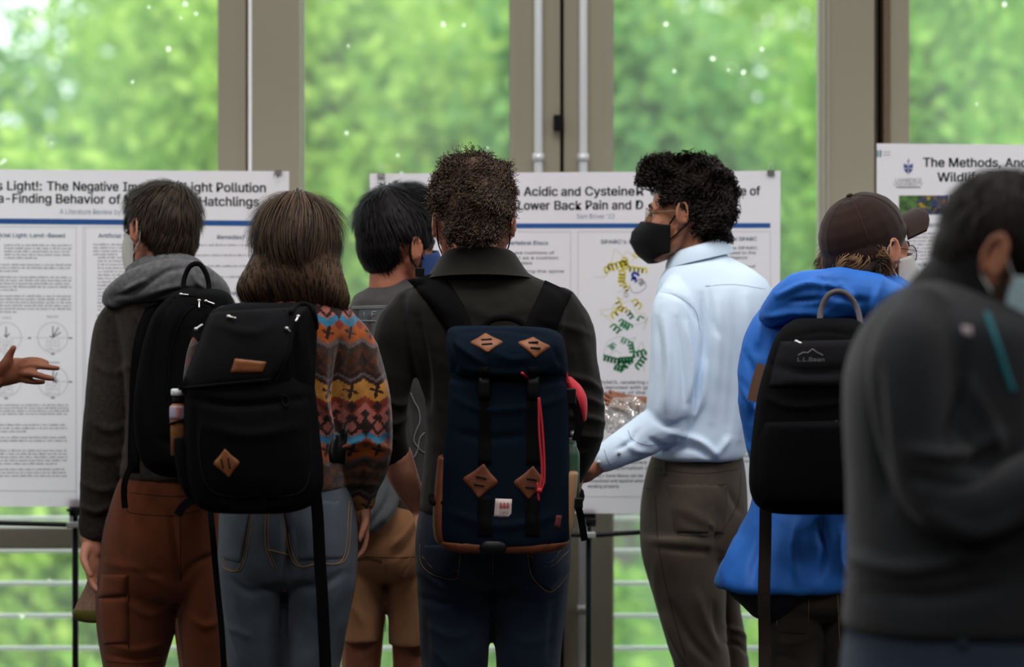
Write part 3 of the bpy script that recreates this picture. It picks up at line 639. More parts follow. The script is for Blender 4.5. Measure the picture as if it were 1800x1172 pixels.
# stands: centre pole, crossbar under the poster, bracket with knob, tripod feet
def stand(px, py, dx0, dx1, label, tl=0, tr=0):
    y = PY-.03; b = U(px, py, y); r = empty('poster_stand', (b.x, y, 0), label, 'stand')
    g = Geo().tube([(b.x, y+.02, .34), (b.x, y+.02, b.z+.03)], .0085, n=12, sub=1); finish(g, 'pole', M_blackm, r)
    for d, t in ((dx0, tl), (dx1, tr)):
        q = U(px+d, py+t, y); g = Geo().tube([(b.x+(.02 if d > 0 else -.02), y, b.z), (q.x, y-.0, q.z)], .0068, n=10, sub=1); finish(g, 'crossbar', M_blackm, r)
    g = Geo(); g.box((b.x-.018, y-.014, b.z-.008), (b.x+.018, y+.03, b.z+.008)); g.box((b.x-.012, y-.004, b.z-.008), (b.x-.004, y+.028, b.z+.04)); br = finish(g, 'bracket', M_steel, r, False, .003)
    g = Geo().tube([(b.x, y-.012, b.z+.034), (b.x, y+.03, b.z+.034)], .011, n=14, sub=1); finish(g, 'clamp_knob', M_black, br)
    g = Geo().box((b.x-.02, y+.036, b.z+.02), (b.x+.02, y+.046, b.z+.07)); g.box((b.x-.02, y+.0, b.z+.035), (b.x+.02, y+.046, b.z+.042)); finish(g, 'poster_holder', M_blackm, r, False)
    for k in range(3):
        a = k*2.094+.5; g = Geo().tube([(b.x, y+.02, .36), (b.x+.38*math.cos(a), y+.02+.38*math.sin(a)*.8, .012)], .008, n=8, sub=1); finish(g, 'leg', M_blackm, r)
stand(130, 922, -160, 145, 'black tripod stand under the hatchling poster', -4, 2)
stand(1035, 940, -150, 190, 'black tripod stand under the protein poster', -6, -11)
stand(1900, 905, -300, 200, 'black tripod stand under the nature photo poster')
# ---------------------------------------------------------------- people: shared builders
def join(g, h, M):
    V = np.array(h.v); A = np.array(M.to_3x3()); t = np.array(M.translation); g.add(V @ A.T + t, h.f); return g
def local_head(neck=True):
    h = Geo(); e = h.ell
    e((0, -.015, .03), (.074, .092, .083)); e((0, .02, .03), (.064, .066, .07)); e((0, .032, -.03), (.058, .058, .072)); e((0, .036, -.082), (.042, .045, .030))
    for s in (-1, 1):
        h.tube([(s*.060, -.008, -.03), (s*.050, .02, -.078), (s*.012, .068, -.102)], [.015, .015, .016]); e((s*.040, .060, -.026), (.024, .022, .02))
        h.tube([(s*.046, .068, .014), (s*.030, .079, .021), (s*.010, .086, .016)], [.008, .009, .009])
        # ear: rim, bowl, lobe
        R = [(s*(.083+.008*abs(math.cos(t))), -.012-.016*math.cos(t)*.9, .002+.031*math.sin(t)) for t in np.linspace(-.9, 3.9, 9)]
        h.tube(R, .0042, n=8); e((s*.0785, -.008, -.002), (.0065, .014, .028)); e((s*.078, .0, -.028), (.005, .008, .009)); h.tube([(s*.078, .002, .008), (s*.079, .004, -.006), (s*.078, 0, -.018)], .004, n=8)
        e((s*.0125, .099, -.036), (.0085, .009, .0075))
        # lids
        h.tube([(s*.046, .068, .001), (s*.032, .078, .008), (s*.017, .076, .001)], .0035, n=8); h.tube([(s*.046, .068, -.002), (s*.032, .077, -.009), (s*.017, .076, -.003)], .0035, n=8)
    h.tube([(0, .086, .008), (0, .099, -.012), (0, .109, -.032)], [.0075, .0085, .0115]); h.tube([(-.024, .080, -.063), (0, .093, -.060), (.024, .080, -.063)], [.004, .007, .004]); h.tube([(-.02, .080, -.070), (0, .091, -.071), (.02, .080, -.070)], [.004, .007, .004])
    e((0, .078, -.100), (.020, .016, .014))
    if neck: h.tube([(0, -.022, -.04), (0, -.026, -.10), (0, -.024, -.16), (0, -.015, -.21)], [.052, .053, .054, .060], n=18)
    return h
HEAD = local_head()
def headM(p, yaw, pitch=0, roll=0, k=1.0):
    return Matrix.Translation(p) @ Matrix.Rotation(math.radians(yaw), 4, 'Z') @ Matrix.Rotation(math.radians(pitch), 4, 'X') @ Matrix.Rotation(math.radians(roll), 4, 'Y') @ Matrix.Scale(k, 4)
def hand(g, wrist, d, nrm, thumb, curl=.5, size=1.0):
    """five-fingered hand: d points to the knuckles, nrm out of the palm, thumb=+1/-1 side of cross(d, nrm)"""
    d = Vector(d).normalized(); nrm = Vector(nrm); nrm = (nrm-d*nrm.dot(d)).normalized(); L = d.cross(nrm)*thumb; w = Vector(wrist); k = size
    M = Matrix((L, d, nrm)).transposed()
    g.ell(w+d*.048*k, (.041*k, .052*k, .0155*k), M=M.to_4x4()); g.tube([w-d*.02, w+d*.03*k], [.025*k, .024*k], n=14)
    for off, ln in ((.031, .074), (.0105, .083), (-.0105, .077), (-.030, .060)):
        p = w+L*off*k+d*.080*k; pts = [w+L*off*.7*k+d*.03*k, p]; a = curl*.35
        for q in (.45, .32, .25):
            p = p+(d*math.cos(a)+nrm*math.sin(a)+L*off*1.5)*ln*q*k; pts.append(p.copy()); a += curl*.75
        g.tube([tuple(q) for q in pts], [.0085*k, .0092*k, .0085*k, .0077*k, .0064*k], n=10, sub=3)
    p0 = w+d*.018*k+L*.022*k; p1 = p0+(d*.6+L*.7+nrm*.25)*.038*k; p2 = p1+(d*.85+L*.3+nrm*.4)*.03*k; p3 = p2+(d*.95+nrm*.35)*.022*k
    g.tube([tuple(q) for q in (p0, p1, p2, p3)], [.015*k, .0115*k, .0095*k, .0075*k], n=10, sub=3)
class Person:
    def __init__(s, px, sc, label):
        s.s = sc; s.y = F/sc; p = U(px, 586, s.y); s.root = empty('person', (p.x, s.y, 0), label, 'person'); s.fl = 586+EYE*sc
    def P(s, px, py, dy=0): return U(px, py, s.y+dy)
    def chain(s, g, pts, dr=0, n=16, sub=4, flat=None):
        P = [tuple(s.P(a, b, c)) for a, b, c, r in pts]; R = [max(r*(s.y+c)/F+dr, .006) for a, b, c, r in pts]; g.tube(P, R, n=n, sub=sub, flat=flat); return g
    def loft(s, g, rows, **k): g.loft(rows, s.y, **k); return g
    def head(s, g, M): s.M = M; join(g, HEAD, M)
    def eyes(s):
        for k in (-1, 1):
            g = Geo(); h = Geo(); h.ell((k*.031, .0665, 0), (.0125, .0125, .0125), n=16); join(g, h, s.M); g.m = 1; h = Geo(); h.ell((k*.032, .0775, 0), (.0052, .0022, .0052), n=12); join(g, h, s.M)
            finish(g, 'eye', [M_eye, M_iris], s.body)
            g = Geo(); h = Geo(); h.tube([(k*.048, .074, .017), (k*.032, .086, .026), (k*.014, .090, .021)], [.0022, .004, .0035], n=8); join(g, h, s.M); finish(g, 'eyebrow', M_brow, s.body)
    def shoes(s, pts, m):
        for x, yy, yaw in pts:
            M = Matrix.Translation((x, yy, 0)) @ Matrix.Rotation(math.radians(yaw), 4, 'Z'); g = Geo(); h = Geo()
            h.ell((0, .06, .045), (.048, .14, .042)); h.ell((0, -.03, .06), (.042, .06, .06)); h.tube([(0, -.035, .06), (0, -.04, .12)], .045, n=16); join(g, h, M)
            o = remesh(g, 'shoe', m, s.root, .008, 4, dec=.4)
            g = Geo(); h = Geo().loft([(0, 0, 0, 0, 0)]*0, 1) if False else Geo(); n = 20; lo = []; hi = []
            for a in np.linspace(0, 2*math.pi, n, endpoint=False): 
                x2, y2 = .051*math.cos(a)*(1+.12*math.sin(a)), .055+.148*math.sin(a); lo.append((x2, y2, .0)); hi.append((x2, y2, .022))
            h.rings([np.array(lo), np.array(hi)]); join(g, h, M); finish(g, 'sole', M_sole, o)
def mask_geo(M, style='cloth'):
    nv, nu = 12, 24; g = Geo(); L = []
    for lay in (0, .0028):
        for j in range(nv+1):
            v = j/nv
            if style == 'kn95': z = -.014-.108*v; yf = np.interp(v, [0, .25, .5, .8, 1], [.115, .138, .143, .124, .094])
            else: z = .004-.122*v; yf = np.interp(v, [0, .3, .6, .85, 1], [.106, .128, .126, .108, .088])
            for i in range(nu+1):
                u = -1+2*i/nu; a = abs(u)
                if style == 'kn95': x = .070*math.sin(u*math.pi/2)**1 if a < 1 else .070*u; y = .022+(yf-.022)*(1-a)**.56; x = .071*(1-(1-a)**1.5)*(1 if u > 0 else -1)
                else: x = .070*math.sin(u*math.pi/2); y = .018+(yf-.018)*math.cos(u*math.pi/2)**.85
                zz = z*(1-.35*a**2)-.045*.35*a**2
                L.append(M @ Vector((x*(1+lay*8), y+lay, zz)))
    m = (nv+1)*(nu+1); f = []
    for j in range(nv):
        for i in range(nu): a = j*(nu+1)+i; f += [(a, a+1, a+nu+2, a+nu+1), (m+a, m+a+nu+1, m+a+nu+2, m+a+1)]
    for i in range(nu): f += [(i, m+i, m+i+1, i+1), (nv*(nu+1)+i, nv*(nu+1)+i+1, m+nv*(nu+1)+i+1, m+nv*(nu+1)+i)]
    for j in range(nv): f += [(j*(nu+1), (j+1)*(nu+1), m+(j+1)*(nu+1), m+j*(nu+1)), (j*(nu+1)+nu, m+j*(nu+1)+nu, m+(j+1)*(nu+1)+nu, (j+1)*(nu+1)+nu)]
    return g.add(L, f)
def mask(p, m, style='cloth', ml=None, lr=.0016):
    o = finish(mask_geo(p.M, style), 'face_mask', m, p.root)
    for s in (-1, 1):
        g = Geo(); h = Geo(); h.tube([(s*.070, .024, -.022), (s*.079, .006, .002), (s*.085, -.010, .028), (s*.082, -.026, .010), (s*.0795, -.022, -.022), (s*.078, -.004, -.040), (s*.070, .022, -.062)], lr, n=6, sub=6, flat=None); join(g, h, p.M)
        finish(g, 'ear_loop', ml or m, o)
    return o
def glasses(p, m):
    e = Geo(); h = Geo()
    for s in (-1, 1):
        h.tube([(s*.034+.024*math.cos(t), .096-.006*abs(math.cos(t)), -.001+.021*math.sin(t)) for t in np.linspace(0, 2*math.pi, 17)], .0010, n=6, sub=1, cap=False)
        h.tube([(s*.058, .092, .006), (s*.072, .07, .007), (s*.081, .0, .010), (s*.083, -.018, .0), (s*.081, -.028, -.012)], .0008, n=6)
    h.tube([(-.010, .098, .003), (0, .101, .006), (.010, .098, .003)], .0011, n=6); join(e, h, p.M)
    o = finish(e, 'eyeglasses', m, p.root)
    for s in (-1, 1):
        g = Geo(); h = Geo(); n = 20; h.rings([np.array([(s*.034+.0235*math.cos(t), .096-.006*abs(math.cos(t))+dd, -.001+.0205*math.sin(t)) for t in np.linspace(0, 2*math.pi, n, endpoint=False)]) for dd in (0, .001)]); join(g, h, p.M)
        finish(g, 'lens', M_lens, o)
def hair(p, base, m, c, n, L, w, mode, seed, region=None, lift=.2, curl=.3, cfreq=60, K=6, vox=.006, crown=None, rr=.0062, down=.6, bump=0, hug=.5):
    """hair = rounded base volume plus thousands of tapering strands growing over it"""
    me = mesh_of(base, 'h'); o = bpy.data.objects.new('tmp', me); COL.objects.link(o)
    r = o.modifiers.new('r', 'REMESH'); r.mode = 'VOXEL'; r.voxel_size = vox; q = o.modifiers.new('s', 'SMOOTH'); q.factor = .5; q.iterations = 6
    m2 = evald(o); bpy.data.objects.remove(o); bpy.data.meshes.remove(me)
    P, N = arr(m2)
    if bump: P = P+N*(bump*fnoise(P, cfreq, seed+3, 8))[:, None]
    rs = np.random.RandomState(seed); Mi = p.M.inverted(); Rt = np.array(Mi.to_3x3()); t = np.array(Mi.translation)
    ok = np.ones(len(P), bool) if region is None else region(P @ Rt.T+t, P)
    idx = rs.choice(np.where(ok)[0], n); q = P[idx]+rs.normal(size=(n, 3))*vox*.4; q -= N[idx]*.002; nn = N[idx]
    c = np.array(c); crown = np.array(crown if crown is not None else c+np.array([0, 0, .12]))
    ln = L*(.55+.7*rs.rand(n)); V = np.zeros((n, K+1, 2, 3)); ph = rs.rand(n)*6.28
    hx = None
    for k in range(K+1):
        f = q-crown; f -= nn*(f*nn).sum(1)[:, None]; f /= np.linalg.norm(f, axis=1)[:, None]+1e-6
        dn = np.zeros((n, 3)); dn[:, 2] = -1; dn -= nn*(dn*nn).sum(1)[:, None]
        d = f*(1-down)+dn*down
        nz3 = np.stack([fnoise(q, cfreq, seed+7, 5), fnoise(q, cfreq, seed+8, 5), fnoise(q, cfreq, seed+9, 5)], 1)
        nz3 -= nn*(nz3*nn).sum(1)[:, None]*(1.0 if lift < .1 else .35)
        d = d+nz3*curl*3+rs.normal(size=(n, 3))*curl*.25+nn*lift*(1-.8*k/K*hug*2)
        d /= np.linalg.norm(d, axis=1)[:, None]+1e-6
        if mode == 'curl':
            if k == 0: d0 = d.copy(); a1 = np.cross(d0, rs.normal(size=(n, 3))); a1 /= np.linalg.norm(a1, axis=1)[:, None]; a2 = np.cross(d0, a1)
            a = ph+k*2*math.pi*1.7/K; pos = q+a1*(np.cos(a)*rr)[:, None]+a2*(np.sin(a)*rr)[:, None]; sd = d0; wk = w
        else: pos = q; sd = np.cross(d, nn); wk = w*(1-.75*(k/K)**2)
        sd = sd/(np.linalg.norm(sd, axis=1)[:, None]+1e-6)
        V[:, k, 0] = pos-sd*wk/2; V[:, k, 1] = pos+sd*wk/2
        q = q+(d0*(ln/K)[:, None] if mode == 'curl' else d*(ln/K)[:, None])
        if mode != 'curl': g2 = q-c; g2 /= np.linalg.norm(g2, axis=1)[:, None]; nn = nn*.5+g2*.5; nn /= np.linalg.norm(nn, axis=1)[:, None]
    b = len(P); allv = np.vstack([P, V.reshape(-1, 3)])
    ib = b+np.arange(n)[:, None]*(K+1)*2+np.arange(K)[None]*2; Fq = np.stack([ib, ib+1, ib+3, ib+2], -1).reshape(-1, 4)
    nf = len(m2.polygons); lv = np.empty(nf*4, int); 
    faces = [tuple(pp.vertices) for pp in m2.polygons]+Fq.tolist()
    me = bpy.data.meshes.new('hair'); me.from_pydata(allv.tolist(), [], faces); bpy.data.meshes.remove(m2)
    return link(me, 'hair', m, p.root)
def skin(name, r, g, b): 
    m = mat(name, C(r, g, b), .55, col2=C(r*.9, g*.82, b*.8), nscale=35, spec=.35, bump=.05, bscale=500)
    pr = m.node_tree.nodes['Principled BSDF']; pr.inputs['Subsurface Weight'].default_value = .12; pr.inputs['Subsurface Radius'].default_value = (.012, .004, .002); return m
M_eye = mat('eye_white', (.6, .57, .53, 1), .3); M_iris = mat('dark_iris', (.02, .012, .008, 1), .2); M_brow = mat('dark_brow', (.02, .013, .01, 1), .8)
M_sole = mat('rubber_sole', (.12, .12, .12, 1), .8); M_shoe = mat('dark_shoe', (.02, .02, .022, 1), .6)
M_lens = bpy.data.materials.new('clear_lens'); M_lens.use_nodes = True; _n = M_lens.node_tree; _n.nodes.clear(); _o = _n.nodes.new('ShaderNodeOutputMaterial'); _a = _n.nodes.new('ShaderNodeBsdfTransparent'); _b = _n.nodes.new('ShaderNodeBsdfGlossy'); _b.inputs['Roughness'].default_value = .05; _x = _n.nodes.new('ShaderNodeMixShader'); _x.inputs[0].default_value = .18
_n.links.new(_a.outputs[0], _x.inputs[1]); _n.links.new(_b.outputs[0], _x.inputs[2]); _n.links.new(_x.outputs[0], _o.inputs[0])
SK_tan = skin('skin_tan', 176, 118, 92); SK_light = skin('skin_light', 205, 150, 125); SK_brown = skin('skin_brown', 132, 84, 60); SK_olive = skin('skin_olive', 170, 120, 92)
def denim(name, c, k=1.0):
    return mat(name, C(*c, k), .85, col2=C(c[0]*1.22, c[1]*1.2, c[2]*1.18, k), nscale=9, bump=.35, bscale=700, spec=.2, sheen=.1, contrast=(.35, .7))
def cloth(name, c, k=1.0, bump=.25, v=1.25, sheen=.12, ns=14, bs=600, rough=.9, spec=.15):
    return mat(name, C(*c, k), rough, col2=C(min(c[0]*v, 255), min(c[1]*v, 255), min(c[2]*v, 255), k), nscale=ns, bump=bump, bscale=bs, spec=spec, sheen=sheen)
def hairmat(name, c1, c2, rough=.6, spec=.18):
    return mat(name, c1, rough, col2=c2, island=True, spec=spec, contrast=(.1, .95))
M_stitch = mat('tan_stitching', (.22, .13, .06, 1), .8); M_stitchd = mat('dark_stitching', (.012, .012, .015, 1), .8); M_pale = mat('pale_print', (.28, .30, .31, 1), .8)
M_btn = mat('pearl_button', (.6, .58, .6, 1), .3)

# ---------------------------------------------------------------- person D: olive jacket, navy backpack (centre)
D = Person(866, 750, 'man with fluffy brown hair in a dark olive jacket, wearing the navy backpack')
T_D = [(458, 790, 905, .085, -.01), (478, 768, 925, .092, -.006), (495, 738, 962, .09, 0), (515, 712, 990, .105, 0), (545, 700, 1008, .12, 0), (610, 712, 1000, .13, 0), (700, 744, 998, .13, 0), (800, 746, 998, .13, 0), (860, 740, 1000, .14, 0), (897, 738, 1001, .14, 0), (903, 745, 995, .135, 0)]
Hips_D = [(868, 745, 995, .12, 0), (930, 731, 1003, .14, 0), (985, 730, 1004, .14, 0), (1015, 733, 1001, .12, 0), (1030, 745, 990, .08, 0)]
LL_D = [(975, 731, 868, .10, 0), (1010, 732, 868, .10, 0), (1060, 736, 864, .098, 0), (1120, 738, 860, .092, 0), (1172, 742, 857, .088, 0), (1240, 748, 852, .08, 0), (1380, 752, 850, .075, 0), (1500, 758, 845, .065, 0), (1570, 758, 845, .07, 0)]
RL_D = [(975, 866, 1003, .10, 0), (1010, 867, 1001, .10, 0), (1060, 869, 996, .098, 0), (1120, 871, 990, .092, 0), (1172, 873, 986, .088, 0), (1240, 878, 981, .08, 0), (1380, 882, 978, .075, 0), (1500, 886, 972, .065, 0), (1570, 886, 972, .07, 0)]
SL_D = [(720, 540, 0, 36), (703, 580, 0, 46), (694, 630, 0, 42), (683, 690, 0, 37), (680, 750, 0, 36), (692, 798, .02, 30)]
SR_D = [(985, 540, 0, 36), (1002, 580, 0, 44), (1010, 640, 0, 42), (1020, 700, 0, 41), (1024, 750, 0, 38), (1014, 795, .02, 34), (1003, 832, .04, 27)]
g = Geo(); D.loft(g, T_D, inset=12, din=.02); D.loft(g, Hips_D, inset=10, din=.015); D.loft(g, LL_D, inset=12, din=.015); D.loft(g, RL_D, inset=12, din=.015)
D.chain(g, SL_D+[(712, 845, .05, 26), (732, 885, .08, 22)], dr=-.012); D.chain(g, SR_D+[(996, 862, .06, 27), (982, 905, .09, 22)], dr=-.010)
D.chain(g, [(696, 800, .02, 29), (708, 835, .04, 27), (726, 872, .08, 22), (745, 895, .10, 20)]); D.chain(g, [(1004, 825, .04, 26), (996, 862, .06, 24), (985, 890, .09, 20)])
hand(g, D.P(740, 893, .10), (.3, .1, -1), (.6, -.3, .2), 1, .4); hand(g, D.P(982, 893, .10), (-.25, .1, -1), (-.6, -.3, .2), -1, .4)
D.head(g, headM(D.P(833, 398), 0, 0, 0, 1.06)); D.body = remesh(g, 'body', SK_light, D.root, .005, 3, dec=.3); D.eyes()
M_olive = cloth('olive_black_knit', (64, 62, 54), .13, v=1.3)
g = Geo(); D.loft(g, T_D); D.chain(g, SL_D); D.chain(g, SR_D)
cr = [(([(945, 560), (1000, 575), (1042, 590)]), 6, .003), ([(985, 660), (1030, 668), (1062, 690)], 5, .005), ([(990, 700), (1030, 700), (1064, 716)], 5, .006), ([(1000, 730), (1040, 735), (1064, 745)], 5, .006), ([(985, 755), (1030, 765), (1060, 768)], 5, .005), ([(985, 790), (1020, 795), (1050, 790)], 4, .004), ([(990, 680), (1040, 685)], 3, -.003), ([(990, 715), (1050, 726)], 3, -.004),
      ([(672, 700), (700, 712), (715, 705)], 5, .005), ([(668, 735), (690, 745), (712, 735)], 5, .006), ([(670, 765), (695, 772)], 4, .004), ([(735, 560), (748, 640), (752, 720)], 8, -.008), ([(975, 570), (972, 640), (980, 720)], 8, -.008), ([(830, 540), (870, 556), (925, 540)], 10, .003), ([(760, 520), (800, 560)], 8, .003), ([(1012, 570), (1030, 620), (1035, 670)], 9, .003)]
D.jacket = remesh(g, 'jacket', M_olive, D.root, .0055, 4, disp=addf(creases(cr), nz(.0028, 38, 3), nz(.0014, 90, 5)))
# stand-up collar
g = Geo(); R = []
for py, xl, xr, hd, dy in [(484, 748, 940, .098, .0), (474, 754, 930, .090, 0), (462, 763, 921, .083, .0), (448, 772, 912, .077, 0), (439, 779, 906, .073, .0), (435, 786, 900, .068, 0), (440, 796, 892, .062, 0), (470, 800, 888, .060, 0)]:
    c = D.P((xl+xr)/2, py); hw = (xr-xl)/2/750; R.append(np.array([(c.x+hw*math.cos(a), c.y-.016+hd*1.08*math.sin(a), c.z-.022*(math.sin(a)+1)/2) for a in np.linspace(0, 2*math.pi, 40, endpoint=False)]))
g.rings(R, close=False); finish(g, 'collar', M_olive, D.jacket)
g = Geo(); b = bvh(D.jacket); 
M_jD = denim('dark_blue_denim', (40, 56, 80), .5)
g = Geo(); D.loft(g, Hips_D); D.loft(g, LL_D); D.loft(g, RL_D)
cr = [([(734, 1000), (790, 1035), (850, 1030)], 7, .004), ([(740, 1050), (790, 1060), (850, 1040)], 6, -.004), ([(995, 1000), (950, 1035), (885, 1030)], 7, .004), ([(990, 1045), (940, 1060), (890, 1045)], 6, -.004), ([(750, 1100), (800, 1120), (850, 1100)], 7, .003), ([(980, 1110), (930, 1130), (885, 1110)], 7, .003), ([(866, 900), (866, 1000)], 6, -.008), ([(760, 1140), (790, 1172)], 6, .003), ([(975, 1060), (965, 1160)], 8, -.004), ([(745, 1080), (752, 1172)], 8, -.004)]
D.jeans = remesh(g, 'jeans', M_jD, D.root, .007, 4, disp=addf(creases(cr), nz(.0022, 26, 9), nz(.0012, 80, 10)))
b = bvh(D.jeans); st = Geo()
for pl in ([(738, 955), (740, 990), (762, 1010), (800, 1018), (806, 1000), (810, 955)], [(925, 955), (931, 1000), (940, 1020), (968, 1040), (998, 1010), (1000, 985)], [(866, 960), (866, 1010)], [(742, 978), (765, 1000), (806, 1004)], [(925, 968), (965, 988), (990, 960)], [(930, 976), (965, 996), (1000, 968)]): seam(st, b, pl, .0011)
finish(st, 'pocket_stitching', M_stitch, D.jeans)
g = Geo(); slab(g, b, [(736, 958), (737, 990), (762, 1012)], [(808, 958), (806, 1000), (800, 1018)], th=.002); finish(g, 'back_pocket', M_jD, D.jeans)
g = Geo(); slab(g, b, [(927, 958), (931, 1000), (942, 1020)], [(1000, 958), (998, 1004), (968, 1040)], th=.002); finish(g, 'back_pocket', M_jD, D.jeans)
D.shoes([(U(801, 0, D.y).x, D.y, 8), (U(928, 0, D.y).x, D.y, -8)], M_shoe)
M_hD = hairmat('wavy_brown_hair', (.012, .008, .006, 1), (.11, .072, .048, 1))
g = Geo(); h = Geo(); h.ell((0, -.008, .068), (.084, .102, .088)); h.ell((0, -.02, .045), (.080, .098, .07)); h.ell((0, -.058, .0), (.066, .050, .050)); h.ell((0, -.064, -.030), (.048, .028, .022)); join(g, h, D.M)
reg = lambda Q, P: (Q[:, 2] > -.022) & (Q[:, 1] < .085) & ~((Q[:, 2] < .034) & (Q[:, 1] > -.065) & (np.abs(Q[:, 0]) > .045)) & ~((Q[:, 2] < .0) & (Q[:, 1] > .0))
hair(D, g, M_hD, D.M @ Vector((0, 0, .04)), 10000, .033, .0018, 'curl', 11, reg, lift=.42, curl=.45, cfreq=70, K=9, down=.35, bump=.006, rr=.0034, crown=D.M @ Vector((0, -.02, .17)), hug=.35)
mask(D, mat('black_mask', (.012, .012, .014, 1), .8))
g = Geo(); c = D.P(990, 874, .07); g.tube([c+Vector((-.018, 0, .012)), c+Vector((.020, -.0, .004))], .031, n=18); finish(g, 'wristwatch', M_black, D.root)

# ---------------------------------------------------------------- person A: grey hoodie, brown cargo shorts (left)
A = Person(285, 700, 'man with short brown hair in a charcoal hoodie and brown cargo shorts')
T_A = [(462, 262, 330, .06, 0), (482, 238, 358, .08, 0), (505, 215, 385, .10, 0), (540, 200, 402, .12, 0), (600, 208, 405, .13, 0), (700, 222, 406, .13, 0), (780, 220, 404, .13, 0), (834, 212, 402, .135, 0), (842, 222, 395, .13, 0)]
Hips_A = [(820, 222, 394, .12, 0), (870, 200, 400, .14, 0), (930, 184, 400, .15, 0), (985, 176, 397, .145, 0), (1040, 176, 396, .12, 0), (1060, 190, 380, .08, 0)]
LL_A = [(990, 177, 322, .11, 0), (1030, 170, 320, .112, 0), (1070, 168, 316, .11, 0), (1110, 172, 308, .105, 0), (1145, 178, 298, .10, 0), (1176, 183, 290, .098, 0)]
RL_A = [(990, 300, 397, .11, 0), (1030, 310, 398, .112, 0), (1070, 313, 402, .11, 0), (1110, 316, 406, .105, 0), (1145, 320, 410, .10, 0), (1176, 324, 412, .098, 0)]
SL_A = [(222, 540, 0, 28), (207, 575, 0, 41), (199, 640, 0, 44), (190, 710, 0, 42), (182, 780, 0, 39), (176, 845, 0, 35), (167, 895, .0, 28), (164, 915, .0, 24), (164, 935, 0, 23)]
SR_A = [(388, 540, 0, 28), (400, 600, 0, 38), (404, 690, 0, 37), (398, 760, .05, 34), (360, 790, .2, 28), (330, 785, .28, 24)]
g = Geo(); A.loft(g, T_A, inset=12, din=.02); A.loft(g, Hips_A, inset=12, din=.02); A.chain(g, SL_A, dr=-.013); A.chain(g, SR_A, dr=-.012)
A.chain(g, [(240, 1010, 0, 58), (238, 1120, 0, 44), (236, 1230, 0, 38), (234, 1330, .01, 40), (233, 1500, 0, 24), (233, 1550, 0, 26)]); A.chain(g, [(345, 1010, 0, 55), (352, 1120, 0, 44), (358, 1230, 0, 38), (360, 1330, .01, 40), (360, 1500, 0, 24), (360, 1550, 0, 26)])
A.chain(g, [(164, 920, 0, 20), (160, 945, 0, 19)]); hand(g, A.P(160, 948, 0), (.20, -.05, -1), (.8, -.5, .1), 1, .75)
hand(g, A.P(330, 785, .28), (-.8, .4, .1), (0, -.2, 1), 1, .6)
A.head(g, headM(A.P(284, 408), 42, 2)); A.body = remesh(g, 'body', SK_light, A.root, .0045, 3, dec=.3); A.eyes()
M_char = cloth('charcoal_heather_knit', (76, 70, 63), .26, v=1.35, ns=90)
M_char_lit = cloth('charcoal_heather_knit_lit', (122, 124, 128), .36, v=1.3, ns=80)  # same cloth as the hoodie, lightened: rim light put into the hood colour
g = Geo(); A.loft(g, T_A); A.chain(g, SL_A); A.chain(g, SR_A)
g.loft([(900, 141, 193, .030, 0), (912, 138, 190, .034, 0), (930, 139, 188, .032, 0), (942, 142, 186, .028, 0)], A.y)
cr = [([(236, 600), (232, 700), (228, 800)], 6, -.010), ([(165, 640), (200, 655), (232, 640)], 7, .003), ([(160, 740), (190, 755), (222, 745)], 7, .004), ([(152, 790), (185, 800), (215, 795)], 7, .004), ([(145, 850), (180, 862), (205, 855)], 6, .004), ([(142, 890), (170, 898), (196, 886)], 5, .005), ([(146, 905), (170, 910), (190, 903)], 3, -.006), ([(240, 560), (238, 600)], 5, -.006)]
A.jacket = remesh(g, 'hoodie', M_char, A.root, .0055, 4, disp=addf(creases(cr), nz(.002, 34, 13), nz(.001, 95, 15)))
g = Geo(); A.chain(g, [(190, 528, -.03, 12), (206, 518, -.07, 24), (250, 500, -.11, 34), (300, 490, -.13, 36), (345, 494, -.12, 33), (378, 512, -.06, 26), (394, 528, -.01, 16)], flat=((0, 1, 0), .75)); A.chain(g, [(238, 490, .06, 20), (246, 478, .0, 24), (275, 470, -.06, 24), (312, 466, -.07, 24), (338, 474, -.02, 22), (346, 484, .05, 18)]); A.chain(g, [(215, 510, -.06, 18), (240, 490, -.03, 20), (262, 474, -.02, 16)])
cr = [([(196, 522), (240, 512), (290, 478), (330, 470)], 5, -.006), ([(210, 540), (260, 530), (320, 508), (370, 508)], 5, -.005), ([(215, 512), (255, 492)], 4, .006), ([(250, 520), (300, 505), (350, 505)], 5, .004), ([(186, 530), (220, 545)], 4, .004), ([(330, 465), (350, 500), (385, 520)], 4, .005)]
remesh(g, 'hood', M_char_lit, A.jacket, .005, 4, disp=addf(creases(cr), nz(.002, 55, 17)))
M_short = cloth('rust_brown_canvas', (112, 60, 34), .62, v=1.15, bs=500)
g = Geo(); A.loft(g, Hips_A); A.loft(g, LL_A); A.loft(g, RL_A)
cr = [([(318, 1020), (345, 990), (380, 975)], 6, -.006), ([(190, 990), (240, 1000), (310, 1040)], 7, .004), ([(200, 1040), (260, 1080), (308, 1060)], 6, .004), ([(190, 1150), (240, 1160), (290, 1150)], 4, -.004), ([(190, 1130), (240, 1142), (294, 1128)], 6, .004), ([(330, 1080), (360, 1100), (390, 1090)], 6, .004), ([(300, 900), (312, 980), (318, 1030)], 6, -.005), ([(200, 950), (230, 1000), (290, 1010)], 7, -.003)]
A.sh = remesh(g, 'cargo_shorts', M_short, A.root, .006, 3, disp=addf(creases(cr), nz(.0022, 30, 19)))
b = bvh(A.sh); g = Geo(); slab(g, b, [(178, 1010), (172, 1050)], [(224, 1010), (222, 1046), ], th=.009, nv=6); finish(g, 'pocket_flap', M_short, A.sh)
g = Geo(); slab(g, b, [(174, 1052), (175, 1100), (182, 1132)], [(224, 1052), (226, 1100), (224, 1130)], th=.006); finish(g, 'cargo_pocket', M_short, A.sh)
st = Geo()
